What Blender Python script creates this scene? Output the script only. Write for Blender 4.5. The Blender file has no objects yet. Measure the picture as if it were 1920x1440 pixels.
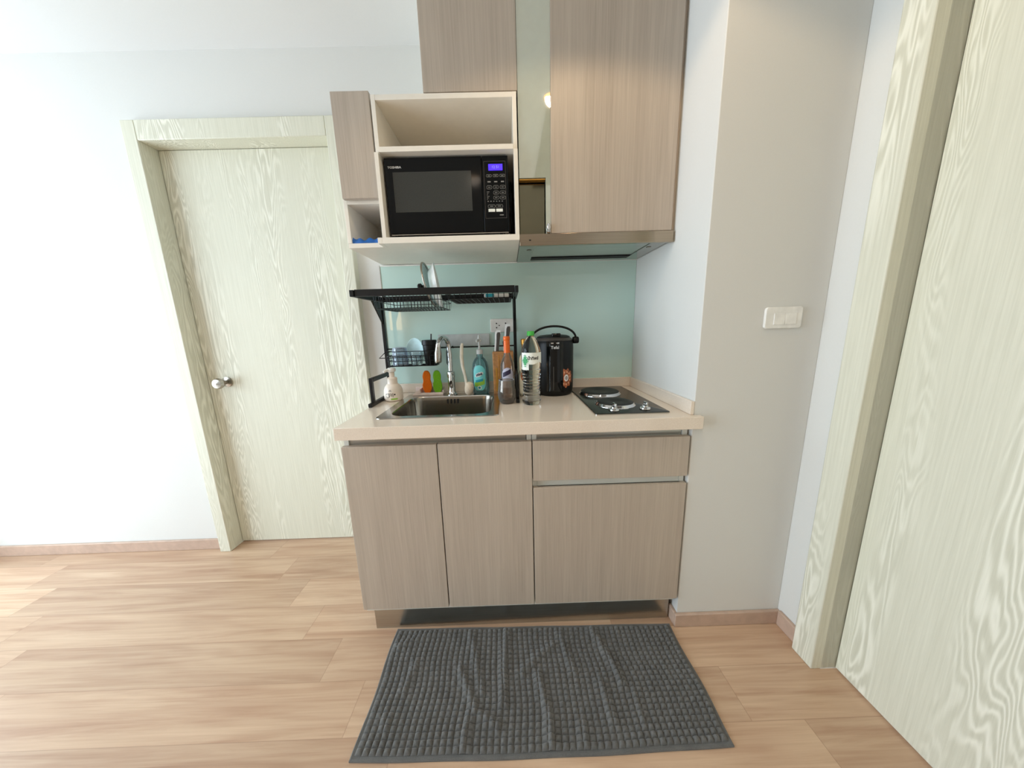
import bpy, math, random
from mathutils import Matrix, Vector
random.seed(7)
SC = bpy.context.scene
COL = SC.collection
PI = math.pi
sin, cos = math.sin, math.cos

# ------------------------------------------------------------------ materials
def lin(c):
    out = []
    for v in c:
        v = v / 255.0
        out.append(v / 12.92 if v <= 0.04045 else ((v + 0.055) / 1.055) ** 2.4)
    return (out[0], out[1], out[2], 1.0)

class NT:
    def __init__(self, name):
        self.m = bpy.data.materials.new(name)
        self.m.use_nodes = True
        self.t = self.m.node_tree
        self.b = self.t.nodes['Principled BSDF']
        self.out = self.t.nodes['Material Output']
    def n(self, kind, **kw):
        nd = self.t.nodes.new(kind)
        for k, v in kw.items():
            setattr(nd, k, v)
        return nd
    def l(self, a, b):
        self.t.links.new(a, b)
    def coords(self, scale=(1, 1, 1), loc=(0, 0, 0)):
        tc = self.n('ShaderNodeTexCoord')
        mp = self.n('ShaderNodeMapping')
        mp.inputs['Scale'].default_value = scale
        mp.inputs['Location'].default_value = loc
        self.l(tc.outputs['Object'], mp.inputs['Vector'])
        return mp.outputs['Vector']
    def noise(self, vec, scale=1, detail=3, rough=0.5, dist=0.0):
        nd = self.n('ShaderNodeTexNoise')
        nd.inputs['Scale'].default_value = scale
        nd.inputs['Detail'].default_value = detail
        nd.inputs['Roughness'].default_value = rough
        nd.inputs['Distortion'].default_value = dist
        self.l(vec, nd.inputs['Vector'])
        return nd.outputs['Fac']
    def ramp(self, fac, stops):
        nd = self.n('ShaderNodeValToRGB')
        els = nd.color_ramp.elements
        while len(els) < len(stops):
            els.new(0.5)
        for e, (p, c) in zip(els, stops):
            e.position = p
            e.color = lin(c)
        self.l(fac, nd.inputs['Fac'])
        return nd.outputs['Color']
    def mix(self, fac, a, b, mode='MIX'):
        nd = self.n('ShaderNodeMix', data_type='RGBA', blend_type=mode)
        for sock, v in ((nd.inputs[0], fac), (nd.inputs[6], a), (nd.inputs[7], b)):
            if hasattr(v, 'links'):
                self.l(v, sock)
            else:
                sock.default_value = v
        return nd.outputs[2]
    def math(self, op, a, b=None, c=None):
        nd = self.n('ShaderNodeMath', operation=op)
        for i, v in enumerate((a, b, c)):
            if v is None:
                continue
            if hasattr(v, 'links'):
                self.l(v, nd.inputs[i])
            else:
                nd.inputs[i].default_value = v
        return nd.outputs[0]
    def bump(self, h, strength=0.2, dist=0.002):
        nd = self.n('ShaderNodeBump')
        nd.inputs['Strength'].default_value = strength
        nd.inputs['Distance'].default_value = dist
        self.l(h, nd.inputs['Height'])
        self.l(nd.outputs['Normal'], self.b.inputs['Normal'])
    def base(self, col):
        if hasattr(col, 'links'):
            self.l(col, self.b.inputs['Base Color'])
        else:
            self.b.inputs['Base Color'].default_value = col
    def set(self, **kw):
        names = dict(rough='Roughness', metal='Metallic', spec='Specular IOR Level', coat='Coat Weight', coatr='Coat Roughness',
                     trans='Transmission Weight', ior='IOR', alpha='Alpha', estr='Emission Strength', sheen='Sheen Weight', sss='Subsurface Weight')
        for k, v in kw.items():
            self.b.inputs[names[k]].default_value = v

def plain(name, c, rough=0.5, metal=0.0, var=0.04, vscale=30.0, **kw):
    """plain colour with a faint procedural variation"""
    m = NT(name)
    f = m.noise(m.coords(), vscale, 3)
    lo = tuple(max(0, x * (1 - var)) for x in c)
    hi = tuple(min(255, x * (1 + var)) for x in c)
    m.base(m.ramp(f, [(0.3, lo), (0.7, hi)]))
    m.set(rough=rough, metal=metal, **kw)
    return m.m

def glow(name, c, strength):
    m = NT(name)
    m.base(lin(c))
    m.b.inputs['Emission Color'].default_value = lin(c)
    m.set(estr=strength, rough=0.4)
    return m.m

def thin_glass(name, tint, gloss=0.9, rough=0.02, haze=0.0, hazecol=(255, 255, 255)):
    m = NT(name)
    tr = m.n('ShaderNodeBsdfTransparent')
    tr.inputs['Color'].default_value = lin(tint)
    gl = m.n('ShaderNodeBsdfGlossy')
    gl.inputs['Roughness'].default_value = rough
    lw = m.n('ShaderNodeLayerWeight')
    lw.inputs['Blend'].default_value = 0.35
    f = m.math('MULTIPLY', lw.outputs['Fresnel'], gloss)
    mx = m.n('ShaderNodeMixShader')
    m.l(f, mx.inputs[0]); m.l(tr.outputs[0], mx.inputs[1]); m.l(gl.outputs[0], mx.inputs[2])
    last = mx.outputs[0]
    if haze > 0:
        df = m.n('ShaderNodeBsdfDiffuse')
        df.inputs['Color'].default_value = lin(hazecol)
        m2 = m.n('ShaderNodeMixShader')
        lw2 = m.n('ShaderNodeLayerWeight'); lw2.inputs['Blend'].default_value = 0.5
        f2 = m.math('MULTIPLY_ADD', lw2.outputs['Facing'], haze * 1.6, haze * 0.5)
        m.l(f2, m2.inputs[0]); m.l(last, m2.inputs[1]); m.l(df.outputs[0], m2.inputs[2])
        last = m2.outputs[0]
    m.l(last, m.out.inputs['Surface'])
    return m.m

def wood_greige():
    m = NT('greige_wood')
    v = m.coords((70, 70, 1.6))
    f1 = m.noise(v, 1.0, 5, 0.6, 0.6)
    f2 = m.noise(m.coords((260, 260, 5.0)), 1.0, 3, 0.6)
    f3 = m.noise(m.coords((9, 9, 0.8)), 1.0, 2, 0.5)
    c = m.ramp(f1, [(0.28, WG[0]), (0.5, WG[1]), (0.62, WG[2]), (0.78, WG[3])])
    c = m.mix(0.35, c, m.ramp(f2, [(0.35, WG[0]), (0.65, WG[3])]))
    c = m.mix(0.25, c, m.ramp(f3, [(0.35, WG[1]), (0.65, WG[3])]))
    m.base(c)
    m.bump(f2, 0.08, 0.001)
    m.set(rough=0.42, spec=0.35)
    return m.m
WG = [(166, 153, 139), (180, 167, 153), (187, 174, 160), (200, 188, 173)]

def wood_white():
    m = NT('whitewashed_oak')
    # boards with cathedral figure: bands of a distorted coordinate running up the board
    v = m.coords((1, 1, 1))
    sp = m.n('ShaderNodeSeparateXYZ'); m.l(v, sp.inputs[0])
    big = m.noise(m.coords((9, 9, 1.1)), 1.0, 2, 0.5, 0.5)
    med = m.noise(m.coords((30, 30, 3.2)), 1.0, 2, 0.5, 0.3)
    a = m.math('MULTIPLY', big, 26.0)
    a = m.math('ADD', a, m.math('MULTIPLY', sp.outputs['Z'], 2.5))
    a = m.math('ADD', a, m.math('MULTIPLY', med, 3.5))
    w = m.math('SINE', m.math('MULTIPLY', a, 6.2))
    w = m.math('MULTIPLY_ADD', w, 0.5, 0.5)
    w = m.math('POWER', w, 2.2)
    # figure only shows in some vertical bands
    msk = m.noise(m.coords((7.5, 7.5, 0.55)), 1.0, 1, 0.5)
    mm = m.n('ShaderNodeMapRange'); mm.inputs[1].default_value = 0.47; mm.inputs[2].default_value = 0.60
    m.l(msk, mm.inputs[0])
    fig = m.math('MULTIPLY', w, mm.outputs[0])
    fine = m.noise(m.coords((190, 190, 4)), 1.0, 4, 0.65)
    c = m.ramp(fine, [(0.3, (210, 209, 191)), (0.7, (224, 223, 206))])
    c = m.mix(m.math('MULTIPLY', fig, 0.6), c, lin((247, 246, 232)))
    dk = m.math('MULTIPLY', m.math('POWER', m.math('SUBTRACT', 1.0, w), 5.0), mm.outputs[0])
    c = m.mix(m.math('MULTIPLY', dk, 0.26), c, lin((180, 178, 158)))
    m.base(c)
    m.bump(m.math('ADD', fig, fine), 0.25, 0.002)
    m.set(rough=0.5, spec=0.3)
    return m.m

def floor_wood():
    m = NT('laminate_planks')
    v = m.coords()
    sp = m.n('ShaderNodeSeparateXYZ'); m.l(v, sp.inputs[0])
    W, L = 0.146, 1.2
    y = m.math('DIVIDE', sp.outputs['Y'], W)
    row = m.math('FLOOR', y)
    fy = m.math('FRACT', y)
    xs = m.math('ADD', m.math('DIVIDE', sp.outputs['X'], L), m.math('MULTIPLY_ADD', row, 0.129, 0.208))
    idx = m.math('FLOOR', xs)
    fx = m.math('FRACT', xs)
    cb = m.n('ShaderNodeCombineXYZ'); m.l(row, cb.inputs[0]); m.l(idx, cb.inputs[1])
    wn = m.n('ShaderNodeTexWhiteNoise'); m.l(cb.outputs[0], wn.inputs['Vector'])
    off = m.n('ShaderNodeVectorMath', operation='MULTIPLY_ADD')
    off.inputs[1].default_value = (9, 9, 9)
    m.l(wn.outputs['Color'], off.inputs[0]); m.l(v, off.inputs[2])
    mp = m.n('ShaderNodeMapping'); mp.inputs['Scale'].default_value = (1.5, 30, 1)
    m.l(off.outputs[0], mp.inputs['Vector'])
    f1 = m.noise(mp.outputs[0], 1.0, 5, 0.6, 1.0)
    mp2 = m.n('ShaderNodeMapping'); mp2.inputs['Scale'].default_value = (3, 140, 1)
    m.l(off.outputs[0], mp2.inputs['Vector'])
    f2 = m.noise(mp2.outputs[0], 1.0, 3, 0.6, 0.3)
    mp3 = m.n('ShaderNodeMapping'); mp3.inputs['Scale'].default_value = (1.0, 11, 1)
    m.l(off.outputs[0], mp3.inputs['Vector'])
    f3 = m.noise(mp3.outputs[0], 1.0, 2, 0.5, 1.5)
    c = m.ramp(f1, [(0.25, (166, 130, 105)), (0.42, (196, 162, 134)), (0.56, (214, 184, 156)), (0.75, (232, 206, 177))])
    c = m.mix(0.3, c, m.ramp(f2, [(0.3, (170, 134, 109)), (0.7, (226, 198, 170))]))
    c = m.mix(0.35, c, m.ramp(f3, [(0.35, (180, 144, 118)), (0.65, (230, 204, 175))]))
    t = m.ramp(wn.outputs['Value'], [(0.0, (214, 208, 203)), (1.0, (255, 252, 248))])
    c = m.mix(0.7, c, t, 'MULTIPLY')
    e1 = m.math('LESS_THAN', m.math('MINIMUM', fy, m.math('SUBTRACT', 1.0, fy)), 0.006)
    e2 = m.math('LESS_THAN', m.math('MINIMUM', fx, m.math('SUBTRACT', 1.0, fx)), 0.0009)
    e = m.math('MAXIMUM', e1, e2)
    c = m.mix(m.math('MULTIPLY', e, 0.35), c, lin((120, 88, 66)))
    m.base(c)
    m.set(rough=0.36, spec=0.4)
    m.bump(f2, 0.05, 0.001)
    return m.m

def quartz():
    m = NT('cream_quartz')
    f = m.noise(m.coords(), 420, 2, 0.6)
    g = m.noise(m.coords(), 7, 3, 0.5)
    c = m.ramp(f, [(0.3, (224, 210, 194)), (0.55, (233, 220, 204)), (0.72, (240, 229, 215))])
    c = m.mix(0.2, c, m.ramp(g, [(0.3, (228, 213, 196)), (0.7, (238, 225, 210))]))
    m.base(c)
    m.set(rough=0.11, spec=0.5, coat=0.25, coatr=0.05)
    return m.m

def brushed(name, c, rough, axis_scale=(4, 300, 300), bump=0.03):
    m = NT(name)
    f = m.noise(m.coords(axis_scale), 1.0, 3, 0.6)
    m.base(m.ramp(f, [(0.3, tuple(x * 0.93 for x in c)), (0.7, c)]))
    m.set(metal=1.0, rough=rough)
    m.bump(f, bump, 0.0005)
    return m.m

def rug_fabric():
    m = NT('charcoal_chenille')
    f = m.noise(m.coords(), 900, 2, 0.7)
    g = m.noise(m.coords(), 26, 3, 0.5)
    c = m.ramp(f, [(0.3, (80, 81, 80)), (0.7, (118, 118, 116))])
    c = m.mix(0.3, c, m.ramp(g, [(0.35, (84, 85, 84)), (0.65, (112, 112, 110))]))
    m.base(c)
    m.set(rough=0.95, spec=0.1, sheen=0.25)
    m.bump(f, 0.5, 0.001)
    return m.m

def sponge_mat(name, c):
    m = NT(name)
    v = m.n('ShaderNodeTexVoronoi'); v.inputs['Scale'].default_value = 420
    m.l(m.coords(), v.inputs['Vector'])
    m.base(m.ramp(v.outputs['Distance'], [(0.0, tuple(x * 0.6 for x in c)), (0.35, c), (1.0, tuple(min(255, x * 1.08) for x in c))]))
    m.bump(v.outputs['Distance'], 0.6, 0.002)
    m.set(rough=0.9, spec=0.15)
    return m.m

def paint(name, c, rough=0.75):
    m = NT(name)
    f = m.noise(m.coords(), 220, 3, 0.6)
    g = m.noise(m.coords(), 1.7, 2, 0.5)
    m.base(m.mix(0.5, m.ramp(f, [(0.3, tuple(x * 0.985 for x in c)), (0.7, c)]), m.ramp(g, [(0.3, tuple(x * 0.985 for x in c)), (0.7, c)])))
    m.bump(f, 0.06, 0.001)
    m.set(rough=rough, spec=0.25)
    return m.m

def splash_glass():
    m = NT('aqua_back_painted_glass')
    g = m.noise(m.coords(), 2.0, 2, 0.5)
    m.base(m.ramp(g, [(0.3, (196, 224, 216)), (0.7, (202, 230, 222))]))
    m.set(rough=0.015, spec=0.6, ior=1.5)
    return m.m

M = dict(
    wall=paint('white_wall_paint', (221, 221, 217)), taupe=paint('taupe_wall_paint', (196, 184, 170)), soffit=paint('added_soffit_dark', (120, 114, 106)), ceil=paint('white_ceiling_paint', (228, 228, 226)),
    floor=floor_wood(), greige=wood_greige(), oak=wood_white(), quartz=quartz(), splash=splash_glass(),
    skirt=plain('beige_skirting', (190, 164, 146), 0.45), lam=plain('cream_laminate', (236, 230, 218), 0.4, var=.008),
    lamgrey=plain('grey_white_laminate', (220, 220, 212), 0.4, var=.008), gloss=plain('glossy_white_panel', (184, 190, 172), 0.02, var=.01, ior=3.4),
    alu=brushed('brushed_aluminium', (196, 196, 192), 0.32), plinth=brushed('plinth_aluminium', (196, 196, 190), 0.28),
    steel=brushed('brushed_steel', (186, 184, 178), 0.2), sinksteel=brushed('sink_steel', (150, 144, 134), 0.2, (200, 200, 200), 0.02),
    hoodsteel=brushed('hood_steel', (176, 160, 140), 0.2), chrome=plain('chrome', (214, 214, 214), 0.06, 1.0, 0.01),
    mirror=plain('polished_steel_box', (128, 122, 100), 0.06, 1.0, 0.01), nickel=plain('satin_nickel', (170, 164, 154), 0.25, 1.0, 0.02),
    black=plain('black_enamel_paint', (17, 18, 19), 0.38, spec=.3), blackgloss=plain('black_gloss', (8, 9, 9), 0.06, spec=.35),
    blackmat=plain('black_plastic', (14, 15, 15), 0.42, spec=.28), mwblack=plain('black_microwave_glass', (9, 10, 10), 0.08, spec=.18), mwwin=plain('microwave_window_mesh', (60, 61, 58), 0.15, var=0.08, vscale=500, spec=.2),
    hobplate=plain('dark_hob_surface', (46, 47, 42), 0.2, 0.3), iron=plain('cast_iron', (30, 30, 28), 0.55, vscale=300),
    white=plain('white_plastic', (238, 237, 232), 0.35), whitegrey=plain('pale_grey_plastic', (205, 208, 206), 0.4),
    porcelain=plain('white_porcelain', (240, 243, 242), 0.12, coat=0.4), aquabowl=plain('pale_aqua_plastic', (206, 236, 238), 0.3),
    rug=rug_fabric(), orange=sponge_mat('orange_sponge', (240, 118, 28)), green=sponge_mat('green_sponge', (122, 186, 44)),
    pink=plain('pinkish_white_plastic', (226, 210, 202), 0.35), soapwhite=plain('soap_bottle_white', (240, 228, 214), 0.35),
    brush=plain('cream_brush_plastic', (232, 224, 206), 0.4), bristle=plain('bristle', (226, 208, 186), 0.85, var=0.15, vscale=500),
    blue=plain('blue_plastic_bag', (20, 96, 176), 0.3), brown=plain('brown_box_card', (140, 116, 98), 0.7),
    woodblock=plain('bamboo_block', (178, 128, 78), 0.5, var=0.12, vscale=60), handle=plain('dark_grey_handle', (72, 68, 64), 0.4),
    navy=plain('navy_rubber', (30, 36, 54), 0.5), orangecap=plain('orange_foil', (240, 110, 30), 0.35), gold=plain('gold_cap', (200, 150, 70), 0.3, 0.7),
    lavender=plain('lavender_label', (196, 196, 214), 0.5), purple=plain('dark_purple_print', (46, 38, 66), 0.5),
    greencap=plain('green_cap', (58, 168, 60), 0.35), labelwhite=plain('white_label', (236, 240, 232), 0.5), leafgreen=plain('leaf_green_print', (34, 150, 82), 0.5),
    ink=plain('dark_ink', (44, 46, 48), 0.5), teal=plain('teal_print', (30, 150, 168), 0.5), lime=plain('lime_print', (150, 204, 70), 0.5),
    aqualabel=plain('aqua_label', (120, 214, 214), 0.45), silverink=plain('silver_print', (190, 192, 192), 0.4), greyink=plain('grey_print', (128, 128, 124), 0.5),
    cream=plain('cream_bottle', (232, 224, 200), 0.3), rust=plain('rust_print', (196, 104, 50), 0.5), copper=plain('copper_sticker', (150, 84, 52), 0.45, var=0.45, vscale=90),
    peach=plain('peach_print', (226, 168, 128), 0.5), sticker=plain('white_sticker', (232, 230, 228), 0.5),
    display=glow('blue_display', (70, 40, 255), 1.6), cleartub=thin_glass('clear_plastic_tub', (236, 242, 248), 0.9, 0.05, 0.22, (214, 226, 240)),
    clear=thin_glass('clear_glass', (232, 236, 236), 1.0, 0.02, 0.16, (220, 226, 226)), teabottle=thin_glass('teal_clear_plastic', (196, 228, 232), 0.9, 0.04, 0.10, (190, 226, 230)),
    amberclear=thin_glass('clear_liqueur_glass', (238, 228, 216), 0.95, 0.02, 0.06, (226, 214, 200)), smoke=thin_glass('smoky_glass', (228, 220, 210), 1.0, 0.02, 0.07, (226, 220, 212)), amberdrink=plain('brown_drink', (120, 76, 48), 0.15),
    lidglass=thin_glass('lid_glass', (226, 236, 232), 0.9, 0.02, 0.05), frosted=plain('frosted_panel', (196, 202, 202), 0.3),
    shade=glow('warm_lamp_shade', (255, 206, 140), 9.0), bulb=glow('warm_downlight', (255, 196, 104), 4.5),
    darkslot=plain('dark_slot', (14, 14, 14), 0.6), filter=brushed('hood_filter', (206, 206, 200), 0.3), redbrown=plain('red_brown_plastic', (92, 46, 40), 0.4),
)
w = NT('solid_glass')
w.base((0.94, 0.96, 0.95, 1)); w.set(trans=1.0, rough=0.0, ior=1.45)
M['realglass'] = w.m
w = NT('bottled_water')
w.base((0.93, 0.96, 0.96, 1)); w.set(trans=1.0, rough=0.02, ior=1.30)
M['water'] = w.m

# ------------------------------------------------------------------ mesh builder
class MB:
    def __init__(self):
        self.v = []; self.f = []; self.mi = []; self.cur = 0
    def add(self, vs, fs):
        b = len(self.v)
        self.v += [tuple(p) for p in vs]
        for f in fs:
            self.f.append([b + i for i in f]); self.mi.append(self.cur)
        return self
    def box(self, x0, x1, y0, y1, z0, z1):
        vs = [(x, y, z) for z in (z0, z1) for y in (y0, y1) for x in (x0, x1)]
        return self.add(vs, [(0, 2, 3, 1), (4, 5, 7, 6), (0, 1, 5, 4), (2, 6, 7, 3), (0, 4, 6, 2), (1, 3, 7, 5)])
    def obox(self, c, ax, ay, az):
        """box centred on c with half-axis vectors"""
        c = Vector(c); ax = Vector(ax); ay = Vector(ay); az = Vector(az)
        vs = [c + ax * i + ay * j + az * k for k in (-1, 1) for j in (-1, 1) for i in (-1, 1)]
        return self.add(vs, [(0, 2, 3, 1), (4, 5, 7, 6), (0, 1, 5, 4), (2, 6, 7, 3), (0, 4, 6, 2), (1, 3, 7, 5)])
    def loft(self, loops, cap0=True, cap1=True, closed=True):
        n = len(loops[0]); vs = [p for L in loops for p in L]; fs = []
        for a in range(len(loops) - 1):
            for i in range(n if closed else n - 1):
                j = (i + 1) % n
                fs.append((a * n + i, a * n + j, (a + 1) * n + j, (a + 1) * n + i))
        if cap0: fs.append(tuple(range(n - 1, -1, -1)))
        if cap1: fs.append(tuple((len(loops) - 1) * n + i for i in range(n)))
        return self.add(vs, fs)
    def lathe(self, prof, cx, cy, n=40, sx=1.0, sy=1.0, cap0=True, cap1=True):
        loops = [[(cx + r * sx * cos(2 * PI * i / n), cy + r * sy * sin(2 * PI * i / n), z) for i in range(n)] for r, z in prof]
        return self.loft(loops, cap0, cap1)
    def tube(self, path, r, n=10, closed=False):
        P = [Vector(p) for p in path]; m = len(P)
        rs = r if isinstance(r, (list, tuple)) else [r] * m
        loops = []; up = None
        for i in range(m):
            if closed: t = P[(i + 1) % m] - P[i - 1]
            else: t = P[min(i + 1, m - 1)] - P[max(i - 1, 0)]
            t.normalize()
            if up is None:
                up = Vector((0, 0, 1)) if abs(t.z) < 0.9 else Vector((0, 1, 0))
            a = t.cross(up)
            if a.length < 1e-6: a = t.cross(Vector((1, 0, 0)))
            a.normalize(); b = a.cross(t).normalized(); up = b
            loops.append([P[i] + (a * cos(2 * PI * k / n) + b * sin(2 * PI * k / n)) * rs[i] for k in range(n)])
        if closed: loops.append(loops[0])
        return self.loft(loops, not closed, not closed)
    def prism(self, outline, axis, a, b):
        """outline (u,v) extruded along axis from a to b: axis y -> (x,z), x -> (y,z), z -> (x,y)"""
        def pt(u, v, w):
            return {'y': (u, w, v), 'x': (w, u, v), 'z': (u, v, w)}[axis]
        return self.loft([[pt(u, v, a) for u, v in outline], [pt(u, v, b) for u, v in outline]])
    def cells(self, xs, ys, mask, z0, z1, axis='z'):
        """slab made of grid cells (mask[j][i]) with real side faces, so openings are clean"""
        def pt(u, v, w):
            return {'z': (u, v, w), 'y': (u, w, v), 'x': (w, u, v)}[axis]
        idx = {}; vs = []
        def V(i, j, k):
            if (i, j, k) not in idx:
                idx[(i, j, k)] = len(vs); vs.append(pt(xs[i], ys[j], (z0, z1)[k]))
            return idx[(i, j, k)]
        fs = []; ny = len(ys) - 1; nx = len(xs) - 1
        on = lambda i, j: 0 <= i < nx and 0 <= j < ny and mask[j][i]
        for j in range(ny):
            for i in range(nx):
                if not mask[j][i]: continue
                fs.append((V(i, j, 1), V(i + 1, j, 1), V(i + 1, j + 1, 1), V(i, j + 1, 1)))
                fs.append((V(i, j, 0), V(i, j + 1, 0), V(i + 1, j + 1, 0), V(i + 1, j, 0)))
                if not on(i - 1, j): fs.append((V(i, j, 0), V(i, j, 1), V(i, j + 1, 1), V(i, j + 1, 0)))
                if not on(i + 1, j): fs.append((V(i + 1, j, 0), V(i + 1, j + 1, 0), V(i + 1, j + 1, 1), V(i + 1, j, 1)))
                if not on(i, j - 1): fs.append((V(i, j, 0), V(i + 1, j, 0), V(i + 1, j, 1), V(i, j, 1)))
                if not on(i, j + 1): fs.append((V(i, j + 1, 0), V(i, j + 1, 1), V(i + 1, j + 1, 1), V(i + 1, j + 1, 0)))
        return self.add(vs, fs)
    def build(self, name, mat, parent=None, origin=None, bevel=0.0, smooth=True, solid=0.0):
        o0 = Vector(origin) if origin is not None else (ORG[parent.name] if parent is not None else Vector((0, 0, 0)))
        me = bpy.data.meshes.new(name)
        me.from_pydata([tuple(Vector(p) - o0) for p in self.v], [], self.f)
        mats = mat if isinstance(mat, (list, tuple)) else [mat]
        for m in mats: me.materials.append(m)
        if len(mats) > 1: me.polygons.foreach_set('material_index', self.mi)
        me.update()
        import bmesh
        bm = bmesh.new(); bm.from_mesh(me)
        bmesh.ops.recalc_face_normals(bm, faces=bm.faces)
        bm.to_mesh(me); bm.free()
        if smooth:
            me.polygons.foreach_set('use_smooth', [True] * len(me.polygons))
            me.set_sharp_from_angle(angle=math.radians(38))
        ob = bpy.data.objects.new(name, me); COL.objects.link(ob)
        if parent is not None:
            ob.parent = parent
        else:
            ob.location = o0
        ORG[ob.name] = o0.copy()
        if solid:
            sm = ob.modifiers.new('wall', 'SOLIDIFY'); sm.thickness = solid; sm.offset = -1
        if bevel > 0:
            bv = ob.modifiers.new('edge', 'BEVEL'); bv.width = bevel; bv.segments = 2; bv.limit_method = 'ANGLE'; bv.angle_limit = math.radians(40)
        return ob
ORG = {}

def thing(name, label, cat, loc, group=None, kind=None):
    o = bpy.data.objects.new(name, None); COL.objects.link(o)
    o.location = loc; o.empty_display_size = 0.05
    ORG[o.name] = Vector(loc)
    return tag(o, label, cat, group, kind)
def tag(o, label, cat, group=None, kind=None):
    if label: o['label'] = label
    if cat: o['category'] = cat
    if group: o['group'] = group
    if kind: o['kind'] = kind
    return o
def struct(o, label=None, cat=None):
    return tag(o, label, cat, None, 'structure')

def B(*a):
    return MB().box(*a)
def rrect(x0, x1, y0, y1, r, z, n=6):
    pts = []
    for cx, cy, a0 in ((x1 - r, y1 - r, 0), (x0 + r, y1 - r, 90), (x0 + r, y0 + r, 180), (x1 - r, y0 + r, 270)):
        for k in range(n + 1):
            a = math.radians(a0 + 90 * k / n)
            pts.append((cx + r * cos(a), cy + r * sin(a), z))
    return pts
def rr2(x0, x1, y0, y1, r, n=5):
    return [(p[0], p[1]) for p in rrect(x0, x1, y0, y1, r, 0, n)]
def arc(c, r, a0, a1, n, plane='xz'):
    out = []
    for k in range(n + 1):
        a = math.radians(a0 + (a1 - a0) * k / n)
        u, v = r * cos(a), r * sin(a)
        out.append((c[0] + u, c[1], c[2] + v) if plane == 'xz' else (c[0], c[1] + u, c[2] + v) if plane == 'yz' else (c[0] + u, c[1] + v, c[2]))
    return out
def on_cyl(cx, cy, r, u, z):
    t = u / r
    return (cx + r * sin(t), cy - r * cos(t), z)
def cyl_patch(mb, cx, cy, rfun, pts_outline=None, u0=0, u1=0, z0=0, z1=0, nu=14, nz=10, off=0.0006, keep=None):
    """a thin curved sheet on a lathe surface facing -Y; rfun(z) is the radius; keep(u,z) trims its outline"""
    vs = []; fs = []
    for j in range(nz + 1):
        z = z0 + (z1 - z0) * j / nz
        for i in range(nu + 1):
            u = u0 + (u1 - u0) * i / nu
            r = rfun(z) + off
            vs.append((cx + r * sin(u / rfun(z)), cy - r * cos(u / rfun(z)), z))
    for j in range(nz):
        for i in range(nu):
            uc = u0 + (u1 - u0) * (i + .5) / nu; zc = z0 + (z1 - z0) * (j + .5) / nz
            if keep is None or keep(uc, zc):
                k = j * (nu + 1) + i
                fs.append((k, k + 1, k + nu + 2, k + nu + 1))
    return mb.add(vs, fs)
def text_mesh(body, size, mapfn, depth=0.0, align='CENTER', bold=0.0):
    """letters as mesh faces; mapfn places a flat (x, y) in space"""
    cu = bpy.data.curves.new('lettering', 'FONT')
    cu.body = body; cu.size = size; cu.align_x = align; cu.align_y = 'CENTER'; cu.resolution_u = 3; cu.offset = bold
    ob = bpy.data.objects.new('lettering', cu); COL.objects.link(ob)
    bpy.context.view_layer.update()
    me = ob.evaluated_get(bpy.context.evaluated_depsgraph_get()).to_mesh()
    vs = [mapfn(v.co.x, v.co.y) for v in me.vertices]
    fs = [tuple(p.vertices) for p in me.polygons]
    ob.evaluated_get(bpy.context.evaluated_depsgraph_get()).to_mesh_clear()
    bpy.data.objects.remove(ob); bpy.data.curves.remove(cu)
    return MB().add(vs, fs)

# ================================================================== SETTING
ZC = 2.33                    # ceiling height
XR, XL, YF, YB = 1.593, -2.4, -3.2, 0.535
struct(B(XL - .1, XR + .6, YF - .1, 1.2, -0.1, 0).build('floor', M['floor']))
struct(B(XL - .1, XR + .6, YF - .1, 1.2, ZC, ZC + .1).build('ceiling', M['ceil']))
struct(MB().cells([.826, .87, XR], [-1.38, -.49, -.37], [[1, 1], [0, 1]], ZC - .02, ZC).build('added_reflection_soffit', M['soffit']))  # unseen dark panel added so the glossy filler reflects a dark triangle
# back wall with the door opening
b = MB().cells([XL, -.990, -.152, XR + .1], [0, 2.005, ZC], [[1, 0, 1], [1, 1, 1]], YB, YB + .12, 'y')
struct(b.build('wall_back', M['wall']))
# pillar that closes the kitchen niche on the right
struct(B(1.198, XR, .005, YB, 0, ZC).build('wall_pillar', M['wall'], bevel=.002))
# right wall with an opening for the second door
b = MB().cells([YF, -1.05, -.165, YB], [0, 2.0, ZC], [[1, 0, 1], [1, 1, 1]], XR, XR + .12, 'x')
struct(b.build('wall_right', M['wall']))
b = MB().cells([YF, -2.0, .38, YB], [0, .06, 2.2, ZC], [[1, 1, 1], [1, 0, 1], [1, 1, 1]], XL - .12, XL, 'x')
struct(b.build('wall_left', M['wall']))
struct(B(XL, XR, YF - .1, YF, 0, ZC).build('wall_front', M['taupe']))
# window: open balcony frame in the left wall
wn = thing('window_1', None, None, (XL, -.81, 0), kind='structure')
f = MB()
for y0, y1 in ((-2.0, -1.95), (.33, .38), (-.835, -.785)):
    f.box(XL - .09, XL - .03, y0, y1, .06, 2.2)
f.box(XL - .09, XL - .03, -1.95, .33, .06, .11); f.box(XL - .09, XL - .03, -1.95, .33, 2.15, 2.2)
f.build('window_frame', M['white'], wn)

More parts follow.
